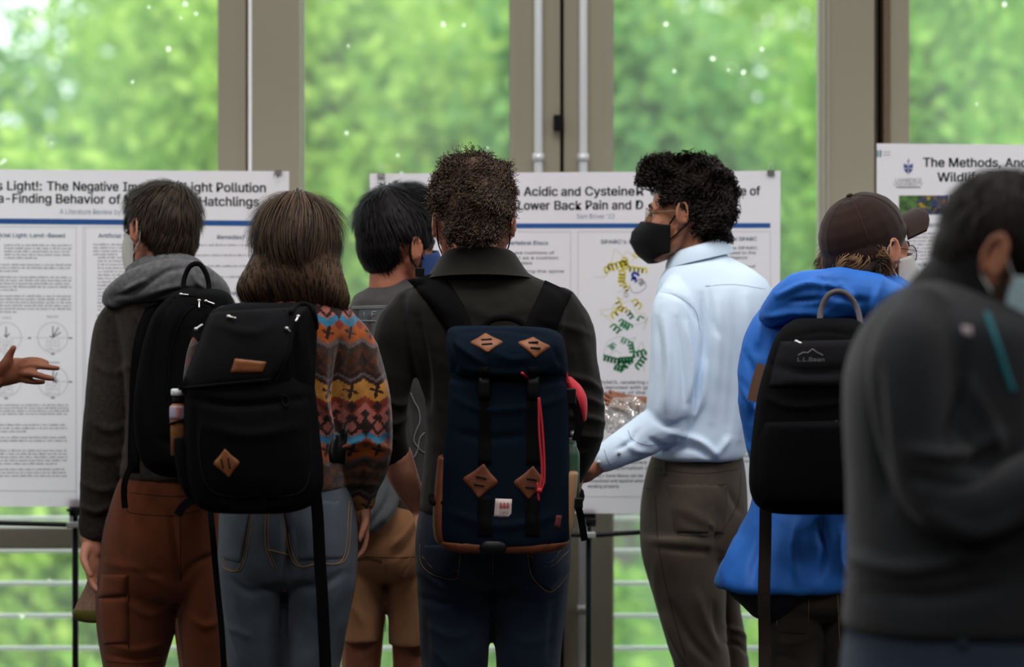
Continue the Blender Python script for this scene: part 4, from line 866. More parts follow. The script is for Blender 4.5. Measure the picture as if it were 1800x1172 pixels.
for pl in ([(228, 866), (300, 872), (372, 868)], [(224, 862), (222, 890), (235, 902), (300, 906), (352, 896)], [(226, 1010), (226, 1140)], [(186, 1162), (240, 1166), (292, 1162)], [(316, 905), (318, 1020)]): seam(st, b, pl, .0012, off=-.0002)
finish(st, 'seam', mat('dark_brown_thread', (.02, .01, .006, 1), .9), A.sh)
A.shoes([(U(234, 0, A.y).x, A.y, 10), (U(360, 0, A.y).x, A.y, -5)], M_shoe)
M_hA = hairmat('short_brown_hair', (.008, .006, .004, 1), (.06, .042, .027, 1))
g = Geo(); h = Geo(); h.ell((0, -.012, .042), (.083, .103, .089)); h.ell((0, .03, .075), (.07, .07, .045)); h.ell((0, -.06, -.005), (.066, .050, .058)); h.ell((0, -.068, -.04), (.050, .034, .028)); h.ell((-.05, .03, .03), (.028, .045, .03)); h.ell((.05, .03, .03), (.028, .045, .03)); join(g, h, A.M)
reg = lambda Q, P: (Q[:, 2] > -.05) & (Q[:, 1] < .09) & ~((Q[:, 2] < .01) & (Q[:, 1] > .0))
hair(A, g, M_hA, A.M @ Vector((0, 0, .03)), 7500, .042, .0022, 'wave', 21, reg, lift=.22, curl=.10, cfreq=45, K=6, down=.25, bump=.002, crown=A.M @ Vector((.02, -.05, .14)))
mask(A, mat('pale_grey_mask', (.55, .56, .52, 1), .8), ml=mat('white_elastic', (.7, .7, .68, 1), .8))

# ---------------------------------------------------------------- person B: woman with patterned fleece jacket
B = Person(505, 778, 'woman with shoulder-length brown hair in a multicoloured patterned fleece and light blue jeans')
T_B = [(512, 480, 570, .06, 0), (530, 440, 600, .08, 0), (548, 405, 622, .10, 0), (575, 378, 634, .115, 0), (620, 366, 630, .125, 0), (700, 366, 612, .125, 0), (780, 376, 606, .125, 0), (850, 385, 612, .135, 0), (862, 392, 604, .13, 0)]
Hips_B = [(840, 402, 606, .115, 0), (890, 388, 624, .135, 0), (940, 384, 629, .15, 0), (985, 383, 628, .15, 0), (1015, 386, 624, .13, 0), (1035, 396, 610, .08, 0)]
LL_B = [(970, 384, 508, .115, 0), (1010, 384, 507, .12, 0), (1050, 386, 504, .112, 0), (1100, 391, 502, .10, 0), (1172, 401, 498, .09, 0), (1260, 408, 496, .08, 0), (1400, 412, 492, .075, 0), (1590, 414, 490, .08, 0)]
RL_B = [(970, 504, 629, .115, 0), (1010, 504, 627, .12, 0), (1050, 504, 620, .112, 0), (1100, 504, 611, .10, 0), (1172, 502, 598, .09, 0), (1260, 504, 592, .08, 0), (1400, 508, 588, .075, 0), (1590, 510, 586, .08, 0)]
SR_B = [(596, 560, 0, 28), (612, 600, 0, 43), (630, 655, 0, 47), (638, 710, -.01, 50), (640, 765, -.01, 51), (638, 815, 0, 46), (634, 850, .02, 36), (638, 878, .04, 23)]
SL_B = [(395, 560, 0, 24), (376, 600, 0, 38), (366, 650, 0, 42), (362, 720, .0, 42), (368, 780, .05, 38), (390, 810, .16, 30), (430, 800, .25, 24)]
g = Geo(); B.loft(g, T_B, inset=18, din=.03); B.loft(g, Hips_B, inset=10, din=.015); B.loft(g, LL_B, inset=12, din=.015); B.loft(g, RL_B, inset=12, din=.015); B.chain(g, SR_B, dr=-.02); B.chain(g, SL_B, dr=-.018)
hand(g, B.P(637, 885, .045), (0, .1, -1), (-.7, -.3, 0), -1, .6, .85); hand(g, B.P(440, 800, .27), (.6, .5, .1), (0, -.1, 1), 1, .6, .85)
B.head(g, headM(B.P(522, 428), -4, 3)); B.body = remesh(g, 'body', SK_light, B.root, .005, 3, dec=.3); B.eyes()
def aztec(P, N):
    """woven pattern of zigzag bands, diamonds and crosses"""
    z = EYE+ (586-530)/765.0 - P[:, 2]; u = (P[:, 0]+.35*P[:, 1])/.060; tri = np.abs((u % 1)-.5)*2
    zz = z+.016*(tri-.5); t = (zz % .262)/.262; c = np.zeros((len(P), 3)); fx = (u % 1)-.5
    pink = lin3(205, 120, 108); org = lin3(190, 96, 34); dk = lin3(52, 32, 30); dk2 = lin3(70, 54, 46); blue = lin3(60, 140, 180); yel = lin3(214, 150, 66); red = lin3(148, 56, 34); brn = lin3(104, 58, 36); grey = lin3(120, 104, 104)
    def band(a, b, col): m = (t >= a) & (t < b); c[m] = col
    band(0, .13, pink); band(.13, .20, blue); band(.20, .34, org); band(.34, .38, grey); band(.38, .43, dk2); band(.43, .60, brn); band(.60, .64, dk); band(.64, .66, grey); band(.66, .70, dk); band(.70, .84, yel); band(.84, .95, red); band(.95, 1.01, dk)
    def dia(tc, ht, w, col, sh=0.0):
        tt = ((z % .262)/.262); f = (((u+sh) % 1)-.5); m = np.abs(tt-tc)/ht+np.abs(f)/w < 1; c[m] = col
    dia(.07, .085, .36, dk); dia(.07, .05, .2, pink); dia(.07, .085, .30, dk, .5); dia(.20, .05, .22, red, .5); dia(.52, .11, .42, dk2); dia(.52, .06, .24, brn); dia(.52, .1, .2, dk, .5)
    dia(.96, .10, .44, pink, .5); dia(.96, .045, .2, dk, .5); dia(.90, .05, .2, dk)
    def cross(tc, sh, r1=.052, r2=.30):
        tt = (((z % .262)/.262)-tc)*.262; f = ((((u+sh) % 1)-.5))*.06; a = .96*f+.28*tt; b = .96*tt-.28*f; k = r1/.052
        m = ((a/.0045)**2+((np.abs(b)-.008*k)/(.0075*k))**2 < 1) | ((b/.003)**2+((np.abs(a)-.009)/.0085)**2 < 1); c[m] = dk*.6
    cross(.27, 0); cross(.77, 0, .06)
    n1 = fnoise(P, 130, 77, 5)[:, None]; return np.clip(c*.5*(1+.35*n1), 0, 1)
def lin3(*c): return np.array([lin(x) for x in c])
M_azt = mat('patterned_fleece', (1, 1, 1, 1), .95, bump=.5, bscale=380, spec=.1, sheen=.25, attr='print')
g = Geo(); B.loft(g, T_B); B.chain(g, SR_B); B.chain(g, SL_B)
cr = [([(600, 600), (592, 700), (596, 790)], 7, -.012), ([(575, 610), (568, 690), (575, 760)], 7, .007), ([(635, 600), (648, 680), (655, 750)], 9, -.005), ([(660, 640), (676, 700), (680, 760)], 7, .006), ([(600, 790), (640, 775), (685, 790)], 7, .006), ([(605, 825), (640, 815), (678, 825)], 7, -.007), ([(610, 850), (640, 848), (664, 852)], 5, .005), ([(560, 700), (590, 760), (600, 830)], 8, .005), ([(660, 600), (655, 650)], 6, .005)]
B.jacket = remesh(g, 'fleece_jacket', M_azt, B.root, .0038, 6, disp=addf(creases(cr), nz(.002, 40, 23)), colfn=aztec)
M_jB = denim('washed_blue_denim', (104, 118, 134), .36)
g = Geo(); B.loft(g, Hips_B); B.loft(g, LL_B); B.loft(g, RL_B)
cr = [([(506, 900), (504, 960), (503, 1020)], 6, -.010), ([(400, 1015), (440, 1040), (495, 1030)], 7, -.006), ([(515, 1030), (560, 1030), (605, 1005)], 7, -.006), ([(500, 1030), (499, 1100), (500, 1172)], 5, -.010), ([(395, 1060), (410, 1120), (425, 1165)], 5, .004), ([(620, 1020), (606, 1090), (600, 1150)], 6, .004), ([(400, 1100), (440, 1120)], 6, .003)]
B.jeans = remesh(g, 'jeans', M_jB, B.root, .006, 4, disp=addf(creases(cr), nz(.0020, 28, 29), nz(.0012, 80, 30)))
b = bvh(B.jeans); st = Geo()
for pl in ([(448, 860), (424, 990), (396, 1000), (388, 982)], [(474, 860), (466, 920), (468, 965), (482, 1000)], [(490, 862), (514, 985), (560, 990), (604, 980), (614, 880)], [(392, 900), (440, 892)], [(470, 966), (505, 975)]): seam(st, b, pl, .0013); seam(st, b, [(x+5, y) for x, y in pl], .0009)
finish(st, 'pocket_stitching', M_stitch, B.jeans)
for q in ([[(392, 880), (388, 982)], [(446, 880), (424, 990)]], [[(494, 880), (514, 986)], [(614, 880), (606, 982)]]): g = Geo(); slab(g, b, q[0], q[1], th=.002); finish(g, 'back_pocket', M_jB, B.jeans)
B.shoes([(U(452, 0, B.y).x, B.y, 6), (U(546, 0, B.y).x, B.y, -6)], mat('white_sneaker', (.5, .5, .48, 1), .6))
M_hB = hairmat('long_brown_hair', (.012, .007, .005, 1), (.10, .06, .035, 1))
g = Geo(); h = Geo(); h.ell((0, -.008, .038), (.079, .103, .086)); join(g, h, B.M)
B.loft(g, [(360, 490, 550, .05, 0), (375, 474, 573, .09, 0), (400, 463, 588, .105, 0), (430, 454, 595, .10, -.01), (460, 438, 599, .09, -.02), (485, 424, 606, .08, -.03), (505, 416, 612, .07, -.035), (520, 420, 616, .06, -.035), (534, 440, 617, .045, -.035), (540, 455, 612, .03, -.035)], n=40)
reg = lambda Q, P: (Q[:, 1] < .06)
hair(B, g, M_hB, B.M @ Vector((0, 0, .0)), 12000, .10, .0023, 'wave', 31, reg, lift=.03, curl=.14, cfreq=24, K=10, down=.8, bump=.009, crown=B.M @ Vector((0, .0, .15)), vox=.005)
mask(B, mat('blue_cloth_mask', (.06, .1, .2, 1), .8))

# ---------------------------------------------------------------- person C: black hair, navy mask, tan shorts (behind)
Cc = Person(690, 690, 'man with thick black hair in tan shorts, behind the navy backpack wearer')
T_C = [(488, 672, 728, .055, 0), (502, 652, 748, .07, 0), (518, 628, 772, .09, 0), (540, 616, 786, .11, 0), (600, 620, 784, .115, 0), (700, 628, 776, .115, 0), (800, 626, 776, .12, 0), (895, 618, 776, .13, 0), (905, 625, 768, .125, 0)]
Hips_C = [(860, 622, 770, .12, 0), (920, 610, 776, .14, 0), (970, 604, 774, .14, 0), (1005, 606, 770, .12, 0), (1020, 620, 755, .08, 0)]
LL_C = [(970, 603, 680, .10, 0), (1020, 601, 678, .10, 0), (1070, 600, 674, .098, 0), (1124, 598, 670, .095, 0)]
RL_C = [(970, 680, 774, .10, 0), (1020, 681, 774, .10, 0), (1070, 683, 774, .098, 0), (1130, 684, 772, .095, 0)]
SL_C = [(640, 535, 0, 24), (634, 575, 0, 30), (636, 640, 0, 28)]
SR_C = [(768, 535, 0, 24), (778, 575, 0, 30), (776, 640, 0, 28)]
g = Geo(); Cc.loft(g, T_C, inset=10, din=.02); Cc.loft(g, Hips_C, inset=10, din=.02); Cc.chain(g, SL_C+[(640, 700, .02, 24), (650, 760, .08, 20), (690, 770, .2, 17)], dr=-.010); Cc.chain(g, SR_C+[(776, 700, .02, 24), (766, 760, .08, 20), (740, 770, .2, 17)], dr=-.010)
Cc.chain(g, [(642, 1010, 0, 42), (636, 1120, 0, 38), (634, 1200, 0, 34), (632, 1290, 0, 36), (632, 1440, 0, 22), (632, 1490, 0, 24)]); Cc.chain(g, [(722, 1010, 0, 42), (722, 1120, 0, 34), (722, 1200, 0, 31), (724, 1290, 0, 34), (724, 1440, 0, 22), (724, 1490, 0, 24)])
hand(g, Cc.P(690, 770, .2), (.5, .6, 0), (0, -.1, 1), 1, .6, .95); hand(g, Cc.P(740, 770, .2), (-.5, .6, 0), (0, -.1, 1), -1, .6, .95)
Cc.head(g, headM(Cc.P(700, 441), -50, 0, 0, 1.03)); Cc.body = remesh(g, 'body', SK_tan, Cc.root, .005, 3, dec=.3); Cc.eyes()
M_tee = cloth('charcoal_jersey', (84, 82, 82), .4)
g = Geo(); Cc.loft(g, T_C); Cc.chain(g, SL_C); Cc.chain(g, SR_C)
Cc.tee = remesh(g, 'tshirt', M_tee, Cc.root, .006, 4, disp=addf(creases([([(650, 560), (640, 700), (650, 800)], 6, .005), ([(720, 690), (728, 750), (722, 800)], 6, -.005)]), nz(.002, 32, 33)))
b = bvh(Cc.tee); g = Geo(); slab(g, b, [(622, 541), (620, 560), (622, 640)], [(690, 540), (690, 560), (690, 640)], th=.001); finish(g, 'print_panel', mat('slate_print', (.075, .09, .095, 1), .8), Cc.tee)
st = Geo()
for pl in ([(618, 539), (655, 538), (700, 537)], [(618, 542), (655, 541), (700, 540)], [(618, 563), (655, 564), (690, 564)], [(640, 548), (640, 556)], [(654, 548), (654, 556)], [(654, 548), (661, 548)], [(654, 552), (660, 552)],
           [(722, 690), (728, 705), (736, 720), (738, 740), (731, 758), (728, 775), (740, 792), (748, 795)], [(708, 745), (704, 757), (710, 775), (720, 792), (727, 803), (734, 790), (738, 770), (746, 760)], [(712, 740), (708, 752)]): seam(st, b, pl, .0011, off=.0025)
finish(st, 'line_print', M_pale, Cc.tee)
g = Geo(); Cc.loft(g, [(800, 648, 696, .03, -.10), (840, 634, 704, .035, -.115), (880, 624, 702, .035, -.125), (910, 620, 690, .035, -.13), (930, 622, 668, .03, -.13), (938, 630, 652, .02, -.13)])
remesh(g, 'hanging_shirt', cloth('grey_chambray', (128, 136, 140), .5, v=1.2), Cc.root, .005, 4, disp=addf(creases([([(690, 830), (680, 880), (650, 925)], 5, -.006), ([(665, 830), (655, 890), (640, 925)], 5, .006), ([(700, 850), (690, 890), (672, 920)], 4, .005)]), nz(.0025, 60, 35)))
M_tan = cloth('tan_twill', (156, 114, 80), 1.0, v=1.12)
g = Geo(); Cc.loft(g, Hips_C); Cc.loft(g, LL_C); Cc.loft(g, RL_C)
Cc.sh = remesh(g, 'shorts', M_tan, Cc.root, .006, 3, disp=addf(creases([([(735, 900), (710, 940), (690, 960)], 5, .006), ([(735, 925), (712, 962), (690, 980)], 5, -.005), ([(735, 950), (715, 990), (700, 1020)], 5, .005), ([(620, 1060), (640, 1100)], 6, .003), ([(735, 1010), (710, 1060)], 6, .004), ([(690, 880), (735, 890)], 5, -.004)]), nz(.002, 30, 37)))
b = bvh(Cc.sh); st = Geo()
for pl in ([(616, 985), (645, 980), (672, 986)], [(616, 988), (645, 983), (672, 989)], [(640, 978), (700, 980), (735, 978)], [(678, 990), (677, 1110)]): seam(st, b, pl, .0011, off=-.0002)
finish(st, 'seam', mat('dark_tan_thread', (.05, .035, .02, 1), .9), Cc.sh)  # seam thread in one even dark tan
Cc.shoes([(U(632, 0, Cc.y).x, Cc.y, 0), (U(724, 0, Cc.y).x, Cc.y, -10)], M_shoe)
M_hC = hairmat('thick_black_hair', (.0025, .002, .0025, 1), (.012, .010, .012, 1))
g = Geo(); h = Geo(); h.ell((0, -.012, .072), (.088, .106, .094)); h.ell((0, .025, .112), (.072, .080, .060)); h.ell((0, -.058, .015), (.070, .052, .064)); h.ell((0, -.064, -.035), (.050, .028, .026)); h.ell((.072, .028, .03), (.012, .02, .03)); h.ell((-.072, .028, .03), (.012, .02, .03)); join(g, h, Cc.M)
reg = lambda Q, P: (Q[:, 2] > -.035) & (Q[:, 1] < .10) & ~((Q[:, 2] < .03) & (Q[:, 1] > -.035) & (np.abs(Q[:, 0]) > .05)) & ~((Q[:, 2] < .03) & (Q[:, 1] > .0))
hair(Cc, g, M_hC, Cc.M @ Vector((0, 0, .04)), 8000, .036, .0022, 'wave', 41, reg, lift=.28, curl=.12, cfreq=45, K=6, down=.3, bump=.003, crown=Cc.M @ Vector((0, -.05, .16)))
mask(Cc, mat('navy_mask', (.015, .045, .16, 1), .7), ml=M_black, lr=.0022)

# ---------------------------------------------------------------- person E: pale blue shirt, curly hair, black mask
E = Person(1225, 690, 'man with curly black hair and a black mask in a pale blue dress shirt')
T_E = [(442, 1200, 1266, .06, 0), (458, 1182, 1292, .075, 0), (474, 1168, 1322, .10, 0), (492, 1158, 1345, .12, 0), (520, 1152, 1358, .14, 0), (570, 1156, 1358, .15, 0), (640, 1164, 1342, .15, 0), (720, 1166, 1322, .145, 0), (775, 1150, 1314, .15, 0), (800, 1142, 1310, .15, 0), (808, 1160, 1300, .14, 0)]
Hips_E = [(790, 1150, 1302, .12, 0), (830, 1136, 1310, .14, 0), (880, 1127, 1314, .155, 0), (930, 1125, 1312, .16, 0), (970, 1127, 1302, .15, 0), (1000, 1138, 1290, .11, 0)]
LL_E = [(940, 1127, 1270, .115, -.05), (975, 1128, 1272, .115, -.05), (1010, 1137, 1275, .11, -.05), (1050, 1149, 1276, .105, -.05), (1100, 1163, 1276, .095, -.05), (1140, 1175, 1280, .09, -.05), (1172, 1186, 1284, .085, -.05), (1260, 1200, 1288, .08, -.05), (1400, 1208, 1292, .07, -.04), (1500, 1212, 1290, .065, -.03)]
RL_E = [(920, 1235, 1314, .10, .07), (970, 1248, 1306, .09, .08), (1020, 1256, 1302, .08, .09), (1060, 1258, 1300, .075, .09), (1100, 1266, 1307, .07, .09), (1150, 1273, 1315, .07, .09), (1200, 1277, 1320, .07, .09), (1400, 1290, 1350, .065, .1), (1480, 1292, 1352, .06, .1)]
SU_E = [(1190, 512, -.07, 30), (1186, 545, -.10, 40), (1185, 600, -.115, 41), (1184, 660, -.12, 43), (1180, 715, -.12, 44), (1176, 748, -.11, 38)]
SF_E = [(1180, 740, -.11, 40), (1150, 757, -.12, 38), (1115, 777, -.13, 34), (1085, 793, -.15, 29), (1062, 806, -.16, 25)]
SR_E = [(1325, 512, .06, 30), (1330, 560, .1, 38), (1300, 650, .15, 36), (1250, 715, .2, 34), (1200, 722, .22, 26), (1165, 716, .22, 20)]
g = Geo(); E.loft(g, T_E, inset=16, din=.03); E.loft(g, Hips_E, inset=10, din=.02); E.loft(g, LL_E, inset=10, din=.015); E.loft(g, RL_E, inset=6, din=.01); E.chain(g, SU_E, dr=-.022); E.chain(g, SF_E, dr=-.012); E.chain(g, SR_E, dr=-.01)
E.chain(g, [(1060, 808, -.16, 17), (1046, 820, -.165, 17)]); hand(g, E.P(1044, 822, -.165), (-.8, -.1, -.55), (-.3, .3, .9), -1, .5, .95)
hand(g, E.P(1163, 716, .22), (-1, -.1, .1), (0, -.5, .8), -1, .25, 1.0)
E.head(g, headM(E.P(1205, 380), 73, 1)); E.body = remesh(g, 'body', SK_olive, E.root, .0045, 3, dec=.35); E.eyes()
M_shirt = mat('pale_blue_poplin', (.64, .80, .96, 1), .8, col2=(.68, .84, .98, 1), nscale=8, bump=.12, bscale=700, spec=.2, sheen=.05)
_p = M_shirt.node_tree.nodes['Principled BSDF']
g = Geo(); E.loft(g, T_E); E.chain(g, SU_E); E.chain(g, SF_E); E.chain(g, SR_E)
cr = [([(1232, 520), (1236, 600), (1226, 700)], 6, -.009), ([(1244, 505), (1252, 560), (1262, 590)], 4, -.006), ([(1262, 530), (1262, 620), (1252, 740)], 8, .006), ([(1290, 520), (1292, 640), (1280, 760)], 9, -.005), ([(1310, 520), (1315, 640), (1300, 770)], 8, .005), ([(1215, 740), (1235, 700), (1240, 640)], 5, .008),
      ([(1168, 560), (1175, 640), (1168, 720)], 6, .006), ([(1190, 560), (1200, 640), (1205, 710)], 5, -.006), ([(1206, 570), (1216, 640), (1212, 700)], 5, .007), ([(1155, 560), (1160, 640), (1152, 710)], 5, -.004), ([(1150, 735), (1180, 750), (1215, 735)], 6, -.006), ([(1180, 760), (1230, 775), (1260, 800)], 6, .007), ([(1170, 785), (1220, 788), (1250, 806)], 5, -.006),
      ([(1095, 770), (1115, 790), (1150, 795)], 5, .004), ([(1120, 755), (1110, 775), (1085, 790)], 4, -.006), ([(1140, 770), (1170, 790)], 5, -.004), ([(1280, 770), (1260, 800)], 6, .006), ([(1162, 510), (1205, 530), (1228, 570)], 4, -.004)]
E.shirt = remesh(g, 'dress_shirt', M_shirt, E.root, .0052, 4, disp=addf(creases(cr), nz(.0020, 34, 43), nz(.0026, (75, 40, 9), 44), nz(.001, 85, 45)))
# collar: band standing round the neck, folded over
g = Geo(); R = []; cc = U(1229, 440, E.y)
for dz, r1, r2 in ((-.022, .094, .094), (-.010, .092, .092), (.004, .086, .086), (.016, .079, .079), (.019, .075, .075), (.015, .072, .072), (-.02, .070, .070)):
    R.append(np.array([(cc.x+r1*.92*math.cos(a), cc.y+.0+r2*.92*math.sin(a), cc.z-.004+dz+.020*math.cos(a)) for a in np.linspace(0, 2*math.pi, 44, endpoint=False)]))
g.rings(R, close=False); finish(g, 'collar', M_shirt, E.shirt)
b = bvh(E.shirt); st = Geo(); M_seam = mat('shirt_seam', (.30, .36, .50, 1), .9)
for pl in ([(1160, 512), (1190, 520), (1222, 545), (1230, 580)], [(1240, 503), (1290, 500), (1345, 508)], [(1062, 790), (1067, 806), (1074, 818)], [(1104, 756), (1112, 772), (1140, 782), (1190, 776)]): seam(st, b, pl, .0008, off=.0002)
finish(st, 'seam', M_seam, E.shirt)
for x, y in ((1088, 796), (1052, 812)): h, d = hit(b, x, y); h = h or E.P(x, y, -.17); g = Geo().tube([h+Vector((0, -.003, 0)), h+Vector((0, .002, 0))], .0052, n=12, sub=1); finish(g, 'cuff_button', M_btn, E.shirt)
M_taupe = cloth('taupe_chino', (136, 124, 108), .21, v=1.12)
g = Geo(); E.loft(g, Hips_E); E.loft(g, LL_E); E.loft(g, RL_E)
cr = [([(1268, 880), (1264, 930), (1258, 975)], 7, -.012), ([(1150, 962), (1200, 968), (1266, 972)], 5, -.003), ([(1150, 950), (1210, 953), (1262, 960)], 7, .003), ([(1190, 890), (1220, 905), (1262, 930)], 5, .006), ([(1200, 925), (1240, 940)], 4, .003), ([(1150, 990), (1160, 1060), (1190, 1130)], 6, .005), ([(1180, 1060), (1210, 1120), (1250, 1165)], 7, -.006), ([(1225, 1040), (1240, 1090), (1262, 1140)], 7, .006), ([(1255, 1060), (1262, 1120)], 6, -.006), ([(1170, 1080), (1186, 1130), (1206, 1170)], 5, .005), ([(1275, 1100), (1300, 1110), (1312, 1125)], 4, .006), ([(1275, 1130), (1300, 1135), (1316, 1150)], 4, -.006), ([(1280, 860), (1300, 900)], 6, -.004)]
E.tr = remesh(g, 'trousers', M_taupe, E.root, .0055, 4, disp=addf(creases(cr), nz(.0016, 32, 47)))
b = bvh(E.tr); g = Geo(); slab(g, b, [(1174, 850), (1180, 900), (1190, 936)], [(1276, 852), (1276, 900), (1272, 938)], th=.0025); finish(g, 'back_pocket', M_taupe, E.tr)
st = Geo()
for pl in ([(1174, 850), (1230, 852), (1278, 852)], [(1174, 850), (1182, 900), (1190, 937), (1235, 941), (1274, 938)], [(1275, 856), (1276, 895), (1270, 930)], [(1302, 830), (1298, 880), (1275, 925), (1264, 945)], [(1140, 822), (1230, 832), (1304, 824)], [(1132, 857), (1145, 860)], [(1152, 870), (1158, 960), (1176, 1050), (1204, 1150)]): seam(st, b, pl, .0011, off=-.0002)
finish(st, 'seam', M_stitchd, E.tr)
g = Geo(); slab(g, b, [(1164, 806), (1165, 836)], [(1172, 806), (1173, 836)], th=.004, nv=6, nu=2); finish(g, 'belt_loop', M_taupe, E.tr)
E.shoes([(U(1250, 0, E.y-.05).x, E.y-.03, 65), (U(1322, 0, E.y).x, E.y+.1, 60)], mat('brown_leather_shoe', (.08, .04, .02, 1), .4))
M_hE = hairmat('curly_black_hair', (.0035, .0025, .002, 1), (.022, .015, .012, 1))
g = Geo(); h = Geo(); h.ell((0, -.016, .062), (.082, .098, .084)); h.ell((0, .052, .108), (.058, .060, .032)); h.ell((0, -.060, .02), (.070, .054, .070)); h.ell((0, -.072, -.035), (.050, .030, .036)); join(g, h, E.M)
reg = lambda Q, P: (Q[:, 2] > -.06) & (Q[:, 1] < .115) & ~((Q[:, 2] < .035) & (Q[:, 1] > -.01)) & ~((Q[:, 2] < .090) & (Q[:, 1] > .040))
hair(E, g, M_hE, E.M @ Vector((0, 0, .03)), 8500, .028, .0024, 'curl', 51, reg, lift=.7, curl=.5, cfreq=80, K=14, down=.4, bump=.006)
mask(E, M_black, 'kn95', ml=M_black, lr=.0024); glasses(E, mat('thin_gold_frame', (.45, .40, .30, 1), .3, metal=.6))

# ---------------------------------------------------------------- person F: blue rain jacket and brown cap
Fp = Person(1475, 770, 'person in a brown baseball cap and bright blue rain jacket')
T_F = [(475, 1490, 1560, .06, 0), (495, 1455, 1595, .09, 0), (520, 1410, 1622, .11, 0), (550, 1372, 1636, .13, 0), (620, 1352, 1640, .145, 0), (720, 1346, 1636, .145, 0), (820, 1338, 1620, .15, 0), (880, 1322, 1600, .155, 0), (940, 1298, 1570, .165, 0), (990, 1272, 1545, .17, 0), (1024, 1257, 1530, .17, 0), (1032, 1262, 1520, .16, 0)]
Hips_F = [(930, 1350, 1540, .12, 0), (1010, 1338, 1545, .14, 0), (1060, 1338, 1540, .13, 0), (1085, 1350, 1530, .08, 0)]
LL_F = [(1030, 1338, 1446, .11, 0), (1100, 1342, 1446, .10, 0), (1172, 1348, 1444, .09, 0), (1300, 1356, 1440, .08, 0), (1480, 1362, 1436, .07, 0), (1590, 1364, 1440, .07, 0)]
RL_F = [(1030, 1440, 1542, .11, 0), (1100, 1444, 1540, .10, 0), (1172, 1446, 1534, .09, 0), (1300, 1448, 1530, .08, 0), (1480, 1452, 1526, .07, 0), (1590, 1452, 1528, .07, 0)]
SL_F = [(1385, 540, 0, 26), (1362, 575, 0, 40), (1343, 630, 0, 42), (1340, 700, 0, 42), (1348, 770, .02, 40), (1366, 830, .06, 34), (1400, 850, .18, 28)]
SR_F = [(1615, 540, 0, 26), (1632, 575, 0, 40), (1645, 630, 0, 42), (1650, 700, 0, 42), (1645, 770, .02, 40), (1625, 830, .06, 34), (1590, 850, .18, 28)]
g = Geo(); Fp.loft(g, T_F[:7], inset=20, din=.03); Fp.loft(g, [(800, 1370, 1560, .11, 0)]+Hips_F, inset=8, din=.015); Fp.loft(g, LL_F, inset=10, din=.015); Fp.loft(g, RL_F, inset=10, din=.015); Fp.chain(g, SL_F, dr=-.015); Fp.chain(g, SR_F, dr=-.015)
hand(g, Fp.P(1405, 850, .2), (.4, .8, 0), (.3, 0, 1), 1, .6, .95); hand(g, Fp.P(1585, 850, .2), (-.4, .8, 0), (-.3, 0, 1), -1, .6, .95)
Fp.head(g, headM(Fp.P(1530, 446), -54, 0)); Fp.body = remesh(g, 'body', SK_light, Fp.root, .005, 3, dec=.3); Fp.eyes()
M_rain = mat('blue_rain_shell', C(38, 112, 205, 1), .6, col2=C(32, 100, 190, 1), nscale=6, bump=.1, bscale=200, spec=.35)
g = Geo(); Fp.loft(g, T_F); Fp.chain(g, SL_F); Fp.chain(g, SR_F)
cr = [([(1306, 900), (1290, 960), (1270, 1015)], 8, .008), ([(1345, 920), (1330, 970), (1322, 1020)], 8, -.012), ([(1400, 920), (1392, 970), (1400, 1020)], 8, .010), ([(1440, 920), (1450, 970), (1440, 1015)], 8, -.010), ([(1480, 930), (1475, 980), (1490, 1010)], 6, .010), ([(1312, 620), (1330, 680), (1320, 740)], 6, -.006), ([(1304, 680), (1330, 720), (1350, 740)], 6, .006), ([(1310, 780), (1335, 800), (1360, 800)], 6, .006), ([(1340, 560), (1330, 610)], 6, .006)]
Fp.jk = remesh(g, 'rain_jacket', M_rain, Fp.root, .006, 4, disp=addf(creases(cr), nz(.0035, 30, 53, ridged=True), nz(.004, (60, 30, 8), 54), nz(.0015, 70, 55)))
g = Geo(); Fp.chain(g, [(1348, 568, -.01, 12), (1364, 550, -.05, 26), (1405, 520, -.11, 38), (1460, 512, -.14, 40), (1520, 516, -.13, 38), (1575, 532, -.06, 30), (1600, 550, 0, 20)], flat=((0, 1, 0), .8)); Fp.chain(g, [(1440, 505, .05, 20), (1448, 500, -.03, 22), (1480, 498, -.08, 24), (1525, 502, -.08, 24), (1560, 512, -.03, 22), (1575, 520, .05, 18)])
cr = [([(1350, 556), (1400, 545), (1450, 548), (1500, 560)], 5, .008), ([(1370, 520), (1420, 500), (1470, 505)], 5, .008), ([(1360, 575), (1410, 560), (1460, 565)], 4, -.008), ([(1440, 490), (1470, 520), (1520, 530)], 5, -.007), ([(1480, 500), (1500, 530), (1510, 560)], 5, .008), ([(1390, 530), (1440, 525)], 4, -.006), ([(1540, 510), (1530, 540), (1535, 570)], 5, .008)]
remesh(g, 'hood', M_rain, Fp.jk, .005, 3, disp=addf(creases(cr), nz(.005, 45, 57, ridged=True)))
# dark lining seen under the flared hem
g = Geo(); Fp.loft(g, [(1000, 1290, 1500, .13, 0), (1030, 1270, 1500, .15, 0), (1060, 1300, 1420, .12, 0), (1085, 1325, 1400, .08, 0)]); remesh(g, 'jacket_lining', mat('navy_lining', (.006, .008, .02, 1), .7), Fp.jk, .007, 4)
M_jF = denim('charcoal_denim', (74, 68, 62), .35)
g = Geo(); Fp.loft(g, Hips_F); Fp.loft(g, LL_F); Fp.loft(g, RL_F); Fp.jn = remesh(g, 'jeans', M_jF, Fp.root, .007, 4, disp=addf(creases([([(1350, 1120), (1390, 1130), (1430, 1115)], 6, .004), ([(1360, 1150), (1400, 1160)], 6, -.004)]), nz(.0022, 30, 59)))
b = bvh(Fp.jn); g = Geo(); slab(g, b, [(1366, 1042), (1364, 1090), (1370, 1112)], [(1422, 1044), (1422, 1090), (1416, 1115)], th=.0022); finish(g, 'back_pocket', M_jF, Fp.jn)
st = Geo()
